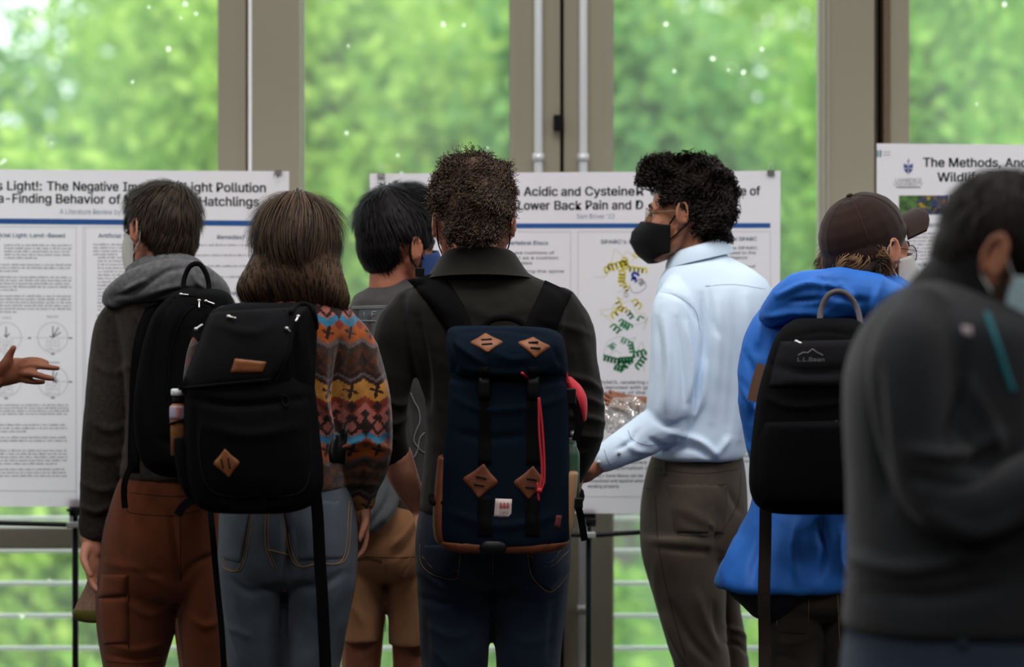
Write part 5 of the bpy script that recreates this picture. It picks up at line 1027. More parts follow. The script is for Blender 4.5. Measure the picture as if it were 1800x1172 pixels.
for pl in ([(1366, 1042), (1422, 1044)], [(1422, 1044), (1421, 1095)], [(1366, 1046), (1366, 1100)], [(1472, 1040), (1476, 1130)]): seam(st, b, pl, .0012)
finish(st, 'pocket_stitching', M_stitch, Fp.jn)
Fp.shoes([(U(1402, 0, Fp.y).x, Fp.y, 5), (U(1490, 0, Fp.y).x, Fp.y, -8)], M_shoe)
M_hF = hairmat('copper_brown_hair', (.05, .025, .012, 1), (.30, .17, .085, 1))
g = Geo(); h = Geo(); h.ell((0, -.05, -.01), (.080, .062, .045)); h.ell((0, -.07, -.035), (.072, .04, .03)); join(g, h, Fp.M)
reg = lambda Q, P: (Q[:, 1] < .0)
hair(Fp, g, M_hF, Fp.M @ Vector((0, 0, 0)), 3000, .05, .0026, 'wave', 61, reg, lift=.35, curl=.55, cfreq=55, K=8, down=.7, bump=.006)
M_cap = cloth('brown_cotton_twill', (108, 74, 64), .12, v=1.12)
g = Geo(); h = Geo(); h.ell((0, -.008, .040), (.0885, .112, .092)); h.ell((0, -.004, .02), (.087, .112, .05)); h.ell((0, -.045, .012), (.083, .078, .052)); CM = Fp.M @ Matrix.Translation((0, -.004, .012)) @ Matrix.Rotation(math.radians(24), 4, 'X'); join(g, h, CM)
def capcut(P, N): return fnoise(P, 40, 5)*.0012
cap = remesh(g, 'cap', M_cap, Fp.root, .0045, 5, disp=capcut)
# brim: curved visor with thickness
g = Geo(); L = []
for lay in (0, -.004):
    for i in range(13):
        for j in range(7):
            a = math.radians(-58+116*i/12); r = j/6; rx = .084+r*.004; fr = (math.cos(a))**.7
            L.append(CM @ Vector((math.sin(a)*(.086+.002*r), (.074*math.cos(a)+.014)+r*.098*fr, .030+lay-.042*(math.sin(a)**2)*1.0-r*.004+(.0))))
m = 91; f = []
for i in range(12):
    for j in range(6): a = i*7+j; f += [(a, a+1, a+8, a+7), (m+a, m+a+7, m+a+8, m+a+1)]
for i in range(12): f += [(i*7+6, m+i*7+6, m+i*7+13, i*7+13), (i*7, i*7+7, m+i*7+7, m+i*7)]
g.add(L, f); finish(g, 'brim', M_cap, cap)
g = Geo(); h = Geo()
for k in range(6):
    a = k*math.pi/3+.52; h.tube([((.0882*math.cos(a))*math.cos(t), -.008+.1118*math.sin(a)*math.cos(t), .040+.0915*math.sin(t)) for t in np.linspace(0, 1.5, 9)], .0007, n=5, sub=2, cap=False)
join(g, h, CM); finish(g, 'panel_seam', mat('dark_brown_seam', (.055, .035, .03, 1), .9), cap)
g = Geo(); h = Geo(); h.ell((0, -.008, .134), (.008, .008, .004)); join(g, h, CM); finish(g, 'cap_button', M_cap, cap)
mask(Fp, mat('white_mask', (.62, .62, .60, 1), .8), ml=mat('white_ear_loop', (.7, .7, .68, 1), .8), lr=.0022); glasses(Fp, M_black)

# ---------------------------------------------------------------- person G: dark jacket, out of focus at the right edge
G = Person(1700, 1150, 'blurred bearded man in a charcoal jacket looking down at the right edge')
T_G = [(482, 1640, 1676, .03, .0), (496, 1602, 1700, .06, 0), (516, 1566, 1735, .09, 0), (542, 1538, 1790, .12, 0), (582, 1511, 1850, .15, 0), (650, 1488, 1870, .165, 0), (740, 1482, 1880, .17, 0), (860, 1488, 1890, .17, 0), (980, 1490, 1890, .165, 0), (1060, 1484, 1880, .16, 0), (1098, 1480, 1870, .155, 0), (1106, 1492, 1860, .15, 0)]
Hips_G = [(1060, 1500, 1850, .14, 0), (1150, 1480, 1872, .15, 0), (1250, 1478, 1870, .16, 0), (1300, 1495, 1850, .11, 0)]
LL_G = [(1220, 1480, 1690, .12, -.08), (1320, 1490, 1690, .11, -.08), (1500, 1510, 1670, .10, -.08), (1600, 1520, 1665, .09, -.08), (1850, 1530, 1650, .08, -.08), (2080, 1535, 1640, .07, -.08)]
RL_G = [(1220, 1650, 1870, .12, .08), (1320, 1660, 1865, .11, .08), (1500, 1680, 1850, .10, .08), (1600, 1690, 1840, .09, .08), (1850, 1700, 1830, .08, .08), (2080, 1705, 1820, .07, .08)]
SU_G = [(1620, 545, -.09, 50), (1600, 620, -.13, 74), (1605, 720, -.15, 74), (1625, 810, -.16, 70), (1660, 870, -.17, 66), (1730, 885, -.19, 60), (1810, 850, -.2, 52), (1880, 810, -.2, 42)]
SR_G = [(1800, 560, .09, 55), (1830, 660, .12, 62), (1850, 780, .1, 58), (1900, 800, .02, 44), (1940, 790, -.03, 36)]
g = Geo(); G.loft(g, T_G, inset=22, din=.03); G.loft(g, Hips_G, inset=14, din=.02); G.loft(g, LL_G, inset=14, din=.015); G.loft(g, RL_G, inset=14, din=.015); G.chain(g, SU_G, dr=-.018); G.chain(g, SR_G, dr=-.015)
hand(g, G.P(1890, 805, -.2), (1, .1, .2), (0, .5, .8), 1, .5); hand(g, G.P(1945, 790, -.03), (.6, -.5, .1), (0, .2, 1), -1, .5)
G.head(g, headM(G.P(1775, 462), -108, -20, 0, 1.12)); g2 = Geo(); G.body = remesh(g, 'body', SK_olive, G.root, .005, 3, dec=.3); G.eyes()
M_sweat = cloth('charcoal_soft_shell', (46, 50, 54), .6, v=1.2)
g = Geo(); G.loft(g, T_G); G.chain(g, SU_G, n=20); G.chain(g, SR_G)
cr = [([(1700, 600), (1690, 700), (1660, 790)], 10, -.012), ([(1600, 790), (1680, 800), (1760, 760)], 12, .012), ([(1600, 840), (1690, 850), (1780, 800)], 10, -.010), ([(1640, 900), (1720, 930), (1800, 900)], 10, .010), ([(1540, 640), (1545, 760), (1560, 880)], 12, -.008), ([(1500, 980), (1600, 1000), (1760, 970)], 12, .010), ([(1520, 1040), (1640, 1050), (1760, 1030)], 12, -.008), ([(1700, 660), (1740, 740), (1760, 800)], 10, .010)]
G.jk = remesh(g, 'jacket', M_sweat, G.root, .007, 4, disp=addf(creases(cr), nz(.003, 26, 63)))
# upright collar (wraps the neck, leaning forward with the head)
g = Geo(); R = []; c0 = G.P(1716, 562, .0)
for dz, r in ((-.05, .098), (-.02, .092), (.015, .084), (.045, .080), (.05, .076), (.03, .072), (-.03, .072)):
    R.append(np.array([(c0.x+.012+dz*.45+r*math.cos(a), c0.y+r*.95*math.sin(a), c0.z-.004+dz*.8-.095*math.cos(a)) for a in np.linspace(0, 2*math.pi, 36, endpoint=False)]))
g.rings(R, close=False); finish(g, 'collar', cloth('black_collar_lining', (24, 26, 30), .6), G.jk)
b = bvh(G.jk); g = Geo(); slab(g, b, [(1690, 572), (1692, 588)], [(1708, 574), (1710, 592)], th=.002, nu=2, nv=3); finish(g, 'chest_logo', mat('grey_logo', (.35, .30, .32, 1), .6), G.jk)
g = Geo(); g.tube([tuple(q) for q in proj(b, [(1735, 552), (1752, 600), (1768, 650), (1780, 685)], .006)], .0042, n=8); finish(g, 'lanyard', mat('teal_ribbon', (.01, .16, .20, 1), .6), G.root)
M_jG = denim('mid_blue_denim', (52, 66, 86), .6)
g = Geo(); G.loft(g, Hips_G); G.loft(g, LL_G); G.loft(g, RL_G); G.jn = remesh(g, 'jeans', M_jG, G.root, .008, 4, disp=nz(.002, 24, 67))
b = bvh(G.jn); g = Geo(); slab(g, b, [(1600, 1108), (1600, 1128)], [(1860, 1112), (1860, 1132)], th=.005, nu=16, nv=4); finish(g, 'belt', mat('black_leather_belt', (.012, .011, .01, 1), .5), G.jn)
g = Geo(); slab(g, b, [(1682, 1104), (1682, 1140)], [(1702, 1104), (1702, 1140)], th=.009, nu=3, nv=6); finish(g, 'belt_loop', M_jG, G.jn)
G.shoes([(U(1590, 0, G.y-.08).x, G.y-.08, -90), (U(1765, 0, G.y+.08).x, G.y+.08, -85)], M_shoe)
M_hG = hairmat('short_black_hair', (.007, .005, .005, 1), (.02, .014, .012, 1))
g = Geo(); h = Geo(); h.ell((0, -.014, .040), (.081, .100, .088)); h.ell((0, -.06, .0), (.072, .05, .07)); h.ell((0, .03, .07), (.066, .07, .045)); join(g, h, G.M)
reg = lambda Q, P: (Q[:, 2] > -.05) & (Q[:, 1] < .10) & ~((Q[:, 2] < .02) & (Q[:, 1] > .0))
hair(G, g, M_hG, G.M @ Vector((0, 0, .03)), 5000, .022, .0022, 'wave', 71, reg, lift=.3, curl=.1, K=4, down=.4)
g = Geo(); h = Geo(); h.ell((0, .040, -.082), (.058, .058, .040)); h.tube([(-.068, .0, -.02), (-.062, .015, -.06), (-.03, .06, -.10), (.03, .06, -.10), (.062, .015, -.06), (.068, 0, -.02)], .014, n=10); join(g, h, G.M)
remesh(g, 'beard', mat('dark_brown_beard', (.035, .018, .013, 1), .8, bump=.8, bscale=250), G.root, .004, 2, disp=nz(.0015, 300, 73))
mask(G, mat('light_blue_mask', (.38, .56, .62, 1), .7), ml=mat('white_mask_loop', (.6, .62, .62, 1), .8))

# ---------------------------------------------------------------- person H: gesturing hand at the left edge
H = Person(-100, 700, 'person just outside the left edge whose bare hand reaches towards the poster')
T_H = [(475, -140, -70, .06, 0), (495, -170, -45, .09, 0), (530, -190, -30, .14, 0), (600, -195, -28, .16, 0), (750, -190, -32, .15, 0), (880, -190, -30, .15, 0)]
Hips_H = [(860, -185, -35, .14, 0), (930, -190, -25, .16, 0), (1000, -185, -30, .14, 0)]
LL_H = [(970, -180, -30, .10, -.08), (1100, -170, -45, .09, -.08), (1300, -150, -70, .07, -.08), (1500, -145, -80, .065, -.08)]
RL_H = [(970, -180, -30, .10, .08), (1100, -170, -45, .09, .08), (1300, -150, -70, .07, .08), (1500, -145, -80, .065, .08)]
SN_H = [(-105, 520, -.14, 30), (-110, 600, -.17, 38), (-105, 690, -.17, 34), (-80, 700, -.16, 30), (-45, 685, -.15, 26)]
SB_H = [(-105, 520, .14, 30), (-110, 600, .17, 38), (-112, 700, .16, 34), (-100, 780, .16, 26)]
g = Geo(); H.loft(g, T_H, inset=12, din=.02); H.loft(g, Hips_H, inset=10, din=.02); H.loft(g, LL_H, inset=10, din=.01); H.loft(g, RL_H, inset=10, din=.01); H.chain(g, SN_H, dr=-.012); H.chain(g, SB_H, dr=-.012)
H.chain(g, [(-60, 690, -.155, 24), (-30, 678, -.15, 20), (-8, 668, -.15, 17)]); q = -.15
H.chain(g, [(-12, 662, q, 19), (8, 657, q, 22), (28, 651, q, 23), (44, 650, q, 20)], flat=((0, 1, 0), .62))
H.chain(g, [(2, 652, q-.01, 12), (12, 636, q-.02, 10), (18, 622, q-.025, 7), (24, 611, q-.03, 5.5)], n=10)
for pts in ([(34, 638, q, 8), (52, 633, q-.005, 6.5), (68, 633, q-.01, 5.6), (82, 637, q-.012, 4.8)], [(38, 645, q-.01, 8), (60, 642, q-.02, 6.6), (82, 645, q-.022, 5.6), (101, 647, q-.024, 4.8)], [(38, 655, q-.01, 8), (58, 657, q-.03, 6.8), (76, 662, q-.035, 6), (91, 665, q-.036, 5)], [(32, 664, q, 7.5), (50, 669, q-.012, 6.2), (64, 671, q-.014, 5.4), (76, 671, q-.014, 4.6)]): H.chain(g, pts, n=10, sub=3)
hand(g, H.P(-98, 790, .16), (.1, .1, -1), (1, 0, 0), 1, .4)
H.head(g, headM(H.P(-102, 374), -90)); H.body = remesh(g, 'body', SK_brown, H.root, .0042, 2, dec=.4); H.eyes()
g = Geo(); H.loft(g, T_H); H.chain(g, SN_H); H.chain(g, SB_H); remesh(g, 'sweater', cloth('navy_knit', (40, 48, 70), .7), H.root, .007, 4, disp=nz(.003, 30, 83))
g = Geo(); H.loft(g, Hips_H); H.loft(g, LL_H); H.loft(g, RL_H); remesh(g, 'trousers', cloth('black_twill', (40, 40, 42), .6), H.root, .008, 4, disp=nz(.003, 30, 85))
H.shoes([(U(-112, 0, H.y).x, H.y-.08, -90), (U(-112, 0, H.y).x, H.y+.08, -90)], M_shoe)
g = Geo(); h = Geo(); h.ell((0, -.014, .040), (.083, .102, .09)); h.ell((0, -.06, .0), (.074, .05, .07)); join(g, h, H.M)
hair(H, g, M_hC, H.M @ Vector((0, 0, .03)), 2500, .03, .0024, 'wave', 81, lambda Q, P: (Q[:, 2] > -.05) & (Q[:, 1] < .09) & ~((Q[:, 2] < .02) & (Q[:, 1] > 0)), lift=.3, K=4)
mask(H, mat('dark_navy_mask', (.01, .03, .10, 1), .7), 'kn95', ml=M_black)
# ---------------------------------------------------------------- backpacks and carried things
M_bk = cloth('black_cordura', (22, 23, 26), .36, v=1.15, bs=700, sheen=.0, spec=.04)
M_web = mat('black_webbing', (.003, .003, .0035, 1), .8, bump=.3, bscale=900, spec=.06)
M_buck = mat('black_plastic_buckle', (.004, .004, .005, 1), .4, spec=.2)
M_lea = mat('tan_leather', C(150, 92, 48, .75), .5, col2=C(128, 74, 38, .7), nscale=40, bump=.25, bscale=300, spec=.35)
M_lead = mat('brown_leather', C(122, 66, 36, .75), .5, col2=C(104, 54, 30, .7), nscale=40, bump=.25, bscale=300, spec=.35)
M_slot = mat('dark_slot', (.004, .004, .005, 1), .9)
M_zip = mat('metal_zipper_pull', (.6, .6, .6, 1), .3, metal=.9)
class Pack:
    def __init__(s, y0, px, py, label): s.y = y0; s.root = empty('backpack', U(px, py, y0), label, 'backpack')
    def shell(s, name, rows, m, e=3.2, cr=(), amp=.002, parent=None, vox=.0055, seed=1, n=44):
        g = Geo(); g.loft(rows, s.y, n=n, e=e, sub=4)
        return remesh(g, name, m, parent or s.root, vox, 5, disp=addf(creases(list(cr)), nz(amp, 30, seed)))
    def on(s, px, py, off=0):
        h, d = hit(s.b, px, py); return U(px, py, (h.y if h is not None else s.y-.1)-off)
    def patch(s, name, left, right, m, th=.002, nu=6, nv=10, parent=None, b=None, off=0, even=False):
        g = Geo(); slab(g, b or s.b, left, right, nu, nv, th, off, even); return finish(g, name, m, parent or s.root)
    def diamond(s, cor, slots, m, th=.003):
        w, n_, e_, s_ = cor   # left, top, right, bottom
        g = Geo(); k = 8; pts = []
        mid = s.on((w[0]+e_[0])/2, (n_[1]+s_[1])/2)
        o = s.patch('leather_lash_tab', [n_, (n_[0]*.5+w[0]*.5, n_[1]*.5+w[1]*.5), w, (s_[0]*.5+w[0]*.5, s_[1]*.5+w[1]*.5), s_], [(n_[0]+.5, n_[1]), (n_[0]*.5+e_[0]*.5, n_[1]*.5+e_[1]*.5), e_, (s_[0]*.5+e_[0]*.5, s_[1]*.5+e_[1]*.5), (s_[0]+.5, s_[1])], m, th=th, nv=16)
        for a, b in slots:
            g = Geo(); p, q = s.on(*a, off=th+.0006), s.on(*b, off=th+.0006); q.y = p.y = min(p.y, q.y); g.tube([tuple(p), tuple(q)], .0021, n=8, sub=1); finish(g, 'slot', M_slot, o)
        return o
    def strap(s, name, pts, w, m=M_web, th=.0025, lift=.004, dys=None, nrm=(0, -1, 0), parent=None):
        P = [s.on(x, y, lift) if dys is None or dys[i] is None else U(x, y, s.y+dys[i]) for i, (x, y) in enumerate(pts)]
        g = Geo().strap([tuple(p) for p in P], w, th, nrm); return finish(g, name, m, parent or s.root, False)
    def pull(s, x, y, dx=6, dy=4):
        p = s.on(x, y, .006); q = s.on(x+dx, y+dy, .008); g = Geo(); g.tube([tuple(p), tuple(q)], .0022, n=8, sub=1); h = p+(p-q)*.35; g.ell(p, (.0045, .004, .004), n=12); return finish(g, 'zipper_pull', M_zip, s.root)
def letters(string, x0, x1, base, cap, y, m, name, parent, bold=0, tilt=0):
    cu = bpy.data.curves.new('t', 'FONT'); cu.body = string; cu.resolution_u = 3; cu.font = SANS or cu.font; o = bpy.data.objects.new('t', cu); COL.objects.link(o); me = evald(o); P, _ = arr(me); bpy.data.objects.remove(o)
    a, b = P[:, 0].min(), P[:, 0].max(); k = (x1-x0)/(b-a); ky = cap/CAPH; g = Geo()
    g.add([U(x0+(p[0]-a)*k, base-p[1]*ky+tilt*(p[0]-a)*k, y) for p in P], [tuple(q.vertices) for q in me.polygons]); o = finish(g, name, m, parent, False); o['kind'] = 'stuff'; return o

# navy pack with leather tabs on person D --------------------------------------
K = Pack(D.y-.265, 885, 962, 'navy backpack with four brown leather tabs and a red cord')
M_navy = cloth('navy_cordura', (21, 37, 53), .38, v=1.12, bs=700, sheen=.0, spec=.05)
cr = [([(800, 700), (850, 720), (930, 715), (990, 700)], 6, .003), ([(800, 760), (860, 770), (930, 765)], 8, -.003), ([(792, 665), (850, 668), (920, 672), (990, 668)], 5, -.010), ([(850, 700), (850, 800)], 7, -.003), ([(936, 700), (936, 800)], 7, -.003), ([(790, 900), (880, 925), (985, 905)], 8, .003)]
K.main = K.shell('body', [(640, 800, 985, .09, 0), (660, 791, 993, .105, 0), (700, 788, 999, .11, 0), (760, 783, 1000, .11, 0), (820, 777, 1001, .112, 0), (880, 773, 1003, .115, 0), (925, 772, 1003, .117, 0), (948, 777, 998, .117, 0), (958, 790, 982, .112, 0)], M_navy, cr=cr, e=4.2, seed=101)
cr = [([(796, 600), (820, 618), (850, 640)], 5, .006), ([(792, 590), (800, 630), (798, 655)], 5, -.006), ([(810, 585), (880, 578), (960, 592)], 4, -.004), ([(820, 648), (880, 655), (960, 652)], 5, .005), ([(870, 620), (900, 632), (930, 628)], 6, .003), ([(975, 610), (985, 640)], 4, -.005)]
K.lid = K.shell('lid', [(573, 800, 900, .05, .02), (577, 789, 960, .08, .01), (588, 785, 986, .095, 0), (610, 785, 993, .115, -.01), (640, 788, 997, .118, -.01), (658, 792, 996, .11, -.005), (668, 800, 985, .09, 0)], M_navy, cr=cr, e=3.4, amp=.003, seed=103)
K.b = bvh(K.main, K.lid)
for x in (852, 936):
    K.patch('webbing', [(x-11, 700), (x-11, 760), (x-12, 818)], [(x+11, 700), (x+11, 760), (x+12, 818)], M_web, th=.002, nu=2, even=False)
    K.patch('webbing', [(x-13, 872), (x-13, 944)], [(x+13, 872), (x+13, 944)], M_web, th=.002, nu=2)
    b_ = K.patch('buckle', [(x-11, 661), (x-12, 682), (x-10, 702)], [(x+11, 661), (x+12, 682), (x+10, 702)], M_buck, th=.012, nu=4, nv=6, even=True)
    K.patch('buckle_slot', [(x-7, 668), (x-7, 676)], [(x+7, 668), (x+7, 676)], M_slot, th=.0145, nu=2, nv=3, parent=b_, even=True)
    K.patch('webbing', [(x-9, 645), (x-9, 664)], [(x+9, 645), (x+9, 664)], M_web, th=.004, nu=2)
K.diamond(((827, 602), (853, 585), (884, 601), (857, 620)), [((847, 597), (863, 596)), ((848, 605), (864, 604))], M_lea)
K.diamond(((911, 602), (937, 592), (967, 609), (941, 629)), [((930, 602), (945, 601)), ((934, 611), (949, 612))], M_lea)
K.diamond(((814, 842), (850, 815), (875, 848), (841, 876)), [((838, 837), (854, 841)), ((834, 851), (850, 854))], M_lead)
K.diamond(((903, 848), (937, 819), (960, 847), (929, 878)), [((927, 841), (942, 843)), ((924, 856), (939, 857))], M_lead)
lb = K.patch('woven_label', [(871, 876), (868, 912)], [(900, 877), (898, 914)], mat('white_label', (.55, .46, .44, 1), .8), th=.0015, nu=3, nv=4, even=True)
yl = K.on(884, 895, .0028).y; M_lr = mat('red_mark', (.35, .05, .05, 1), .8); g = Geo()
for k in range(3):
    x = 878+k*6; g.add([U(x, 893, yl), U(x+5, 893, yl), U(x+5, 888, yl), U(x, 888, yl)], [(0, 1, 2, 3)]); g.add([U(x, 887, yl), U(x+5, 887, yl), U(x+2.5, 882.5, yl)], [(0, 1, 2)])
o = finish(g, 'label_emblem', M_lr, lb, False); o['kind'] = 'stuff'
letters('TOPO', 877, 893, 903, 5, yl, M_ink, 'label_lettering', lb, tilt=.03); letters('DESIGNS', 876, 892, 909, 3.6, yl, M_ink, 'label_lettering', lb, tilt=.03)
# leather base and side pockets
g = Geo(); g.loft([(946, 770, 1003, .116, 0), (955, 775, 998, .116, 0), (962, 784, 988, .114, 0), (966, 800, 970, .105, 0)], K.y, e=4.2, n=44); remesh(g, 'leather_base', M_lead, K.root, .005, 4)
g = Geo(); g.loft([(800, 770, 800, .075, 0), (850, 765, 800, .085, 0), (900, 761, 800, .09, 0), (940, 763, 805, .09, 0), (955, 772, 805, .085, 0)], K.y+.01, e=3, n=30); remesh(g, 'side_pocket', M_lead, K.root, .005, 4)
g = Geo(); g.loft([(826, 980, 1017, .075, 0), (860, 982, 1014, .082, 0), (900, 984, 1010, .085, 0), (930, 980, 1006, .085, 0), (955, 972, 996, .08, 0)], K.y+.01, e=3, n=30); K.sp = remesh(g, 'side_pocket', mat('light_tan_leather', (.30, .17, .085, 1), .5, bump=.2, bscale=300), K.root, .005, 4)
g = Geo(); g.tube([tuple(U(x, y, K.y+d)) for x, y, d in [(768, 878, .0), (759, 872, -.02), (763, 884, -.05), (790, 882, -.085)]], .008, n=8, flat=((0, 0, 1), .9)); finish(g, 'compression_strap', M_web, K.root)
g = Geo().strap([tuple(U(x, y, K.y+d)) for x, y, d in [(982, 888, -.09), (1002, 884, -.06), (1016, 893, -.02), (1022, 915, -.01), (1026, 940, -.01), (1028, 950, -.01)]], .016, .003, (0, -1, .2)); finish(g, 'compression_strap', M_web, K.root, False)
g = Geo(); p = U(1012, 884, K.y-.05); g.box((p.x-.018, p.y-.008, p.z-.012), (p.x+.016, p.y+.006, p.z+.012)); finish(g, 'buckle', M_buck, K.root, False, .003)
g = Geo(); p = U(868, 966, K.y-.115); g.tube([p+Vector((-.016, 0, .004)), p+Vector((.012, 0, .004))], .016, n=14, flat=((0, 1, 0), .5)); finish(g, 'base_buckle', M_buck, K.root)
K.b2 = bvh(K.main, K.lid, K.sp); g = Geo(); slab(g, K.b2, [(978, 905), (974, 925)], [(988, 906), (984, 930)], 2, 4, .003); finish(g, 'brand_flag_tag', mat('dark_red_tag', (.10, .02, .02, 1), .8), K.root)
# red cord
g = Geo()
for pts in ([(947, 700), (948, 760), (953, 830), (946, 868)], [(948, 700), (954, 760), (957, 840), (947, 868)], [(945, 850), (947, 878)]): g.tube([tuple(K.on(x, y, .016)) for x, y in pts], .0024, n=8)
p = K.on(948, 862, .018); g.ell(p, (.006, .005, .006)); finish(g, 'red_drawcord', mat('red_cord', (.42, .02, .03, 1), .6), K.root)
g = Geo(); g.tube([tuple(K.on(x, y, .004)) for x, y in [(918, 656), (926, 662), (930, 668)]], .0035, n=8); finish(g, 'red_cord_end', mat('red_cord_end_fabric', (.42, .02, .03, 1), .6), K.root)
g = Geo(); g.tube([tuple(U(x, y, K.y-.05)) for x, y in [(965, 603), (980, 612), (990, 632), (996, 660), (997, 672)]], .0035, n=8); finish(g, 'red_zipper', mat('red_zip_tape', (.30, .02, .03, 1), .7), K.root)
# shoulder straps on the jacket
bj = bvh(D.jacket)
g = Geo(); slab(g, bj, [(716, 492), (742, 520), (768, 555), (792, 592)], [(774, 477), (800, 512), (822, 550), (836, 592)], 6, 18, .012); finish(g, 'shoulder_strap', M_web, K.root)
g = Geo(); slab(g, bj, [(958, 492), (946, 520), (930, 555), (915, 592)], [(1006, 514), (992, 545), (982, 570), (972, 600)], 6, 18, .012); finish(g, 'shoulder_strap', M_web, K.root)
g = Geo(); g.tube([tuple(U(x, y, D.y-.165)) for x, y in [(845, 580), (862, 563), (890, 558), (915, 566), (925, 580)]], .008, n=10, flat=((0, 1, 0), .5)); finish(g, 'haul_loop', M_web, K.root)
g = Geo(); h, _d = hit(bj, 740, 488); p = U(738, 480, (h.y if h else D.y)-.01); g.box((p.x-.011, p.y-.004, p.z-.009), (p.x+.011, p.y+.004, p.z+.012)); finish(g, 'strap_buckle', M_buck, K.root, False, .001)
# water bottle in the right pocket, red pouch above it
BT = empty('water_bottle', U(1003, 850, K.y+.0), 'green metal bottle in the right side pocket of the navy backpack', 'bottle')
c = U(1002, 850, K.y+.005); z = lambda py: EYE-(py-586)*(K.y+.005)/F
def lathe(name, prof, m, parent, cx, cy, n=24):
    g = Geo(); g.rings([np.array([(cx+r*math.cos(a), cy+r*math.sin(a), zz) for a in np.linspace(0, 2*math.pi, n, endpoint=False)]) for r, zz in prof]); return finish(g, name, m, parent)
lathe('bottle_body', [(.021, z(880)), (.0215, z(828)), (.0215, z(800)), (.020, z(793)), (.0155, z(786)), (.0145, z(778))], mat('green_enamel', (.035, .10, .045, 1), .4, spec=.5), BT, c.x, c.y)
lathe('bottle_neck', [(.0135, z(780)), (.0135, z(772)), (.015, z(771)), (.015, z(768))], M_steel, BT, c.x, c.y)
lathe('cap', [(.015, z(768)), (.015, z(757)), (.012, z(753)), (.006, z(752))], M_buck, BT, c.x, c.y)
g = Geo(); p = U(1006, 762, K.y-.012); g.tube([p, p+Vector((0, -.003, 0))], .006, n=14, sub=1); finish(g, 'cap_ring', M_steel, BT)
g = Geo(); g.loft([(662, 990, 1004, .03, 0), (675, 992, 1018, .045, 0), (695, 994, 1030, .05, 0), (715, 1004, 1032, .045, 0), (735, 1018, 1030, .03, 0), (741, 1024, 1029, .02, 0)], K.y+.02, n=30)
o = remesh(g, 'pouch', mat('red_nylon', (.50, .015, .03, 1), .55, bump=.2, bscale=60), None, .004, 4, disp=nz(.003, 60, 111)); tag(o, 'small bright red pouch strapped to the right side of the navy pack', 'pouch')
g = Geo(); p = U(1003, 695, K.y-.05); g.box((p.x-.014, p.y-.006, p.z-.02), (p.x+.012, p.y+.01, p.z+.016)); finish(g, 'side_buckle', M_buck, K.root, False, .003)
g = Geo().strap([tuple(U(x, y, K.y-.03)) for x, y in [(1004, 690), (1012, 715), (1018, 745), (1012, 775)]], .018, .003, (0, -1, 0)); finish(g, 'side_strap', M_web, K.root, False)

# black flap pack on person B ---------------------------------------------------
Q = Pack(B.y-.27, 430, 898, 'black flap backpack with a tan leather diamond and leather badge')
cr = [([(330, 700), (420, 712), (540, 700)], 7, -.006), ([(548, 700), (552, 780), (556, 850)], 5, -.004), ([(345, 700), (340, 780), (350, 850)], 6, -.004), ([(370, 870), (440, 884), (520, 872)], 6, -.005), ([(360, 750), (440, 765), (530, 750)], 10, .004)]
Q.low = Q.shell('body', [(640, 340, 545, .09, 0), (668, 328, 551, .11, 0), (700, 326, 555, .12, -.005), (760, 326, 560, .125, -.01), (820, 328, 566, .125, -.01), (862, 335, 566, .12, -.005), (888, 350, 548, .11, 0), (898, 375, 520, .09, 0)], M_bk, cr=cr, e=3.0, seed=121)
Q.up = Q.shell('upper_body', [(532, 420, 546, .05, .03), (540, 384, 553, .08, .02), (556, 368, 556, .10, .01), (600, 352, 556, .11, 0), (650, 330, 554, .115, 0), (690, 316, 552, .11, 0)], M_bk, cr=[([(500, 540), (520, 600), (516, 680)], 6, -.007), ([(548, 545), (552, 640)], 5, -.005), ([(380, 570), (440, 585), (480, 570)], 8, .004)], e=2.8, seed=123)
Q.b = bvh(Q.low, Q.up)
M_bk2 = cloth('faded_black_canvas', (34, 34, 37), .42, v=1.15, bs=600, sheen=.0, spec=.05)
Q.flap = Q.patch('flap', [(372, 548), (360, 580), (340, 630), (313, 684)], [(542, 538), (522, 575), (506, 630), (478, 668)], M_bk2, th=.009, nu=18, nv=24)
Q.b = bvh(Q.low, Q.up, Q.flap)
Q.patch('flap_hem', [(313, 680), (313, 686)], [(478, 664), (474, 674)], M_bk2, th=.007, nu=18, nv=3)
lp = Q.patch('leather_badge', [(413, 630), (409, 643), (405, 655)], [(468, 636), (465, 645), (461, 654)], M_lea, th=.003, nu=10, nv=6, even=True)
g = Geo(); yb = Q.on(436, 642, .0045).y
letters('THE OUTDOOR', 418, 456, 640, 3.4, yb, M_lead, 'badge_lettering', lp) if False else None
Q.diamond(((375.5, 815), (395, 789), (420.5, 812.5), (402, 839)), [((389, 807), (392, 822)), ((401, 806), (404, 822))], M_lea)
for a in ((402, 556, 12, 3), (345, 578, 10, -7), (524, 556, -4, 8), (504, 577, 5, 5)): Q.pull(*a)
g = Geo(); g.tube([tuple(Q.on(x, y, .006)) for x, y in [(512, 548), (524, 536), (540, 536), (552, 552), (556, 575)]], .006, n=8); finish(g, 'haul_loop', M_web, Q.root)
g = Geo(); g.tube([tuple(Q.on(x, y, .003)) for x, y in [(500, 545), (512, 590), (500, 640), (484, 672)]], .0018, n=6); finish(g, 'piping', M_bk2, Q.root)
g = Geo(); g.tube([tuple(Q.on(x, y, .003)) for x, y in [(360, 710), (350, 780), (362, 850), (400, 872), (500, 872), (540, 850), (546, 760), (540, 705)]], .0016, n=6); finish(g, 'pocket_piping', M_bk2, Q.root)
g = Geo(); g.tube([tuple(Q.on(x, y, .004)) for x, y in [(497, 694), (507, 698), (508, 708), (502, 714), (496, 706), (497, 694)]], .0016, n=6); finish(g, 'cord_loop', M_bk2, Q.root)
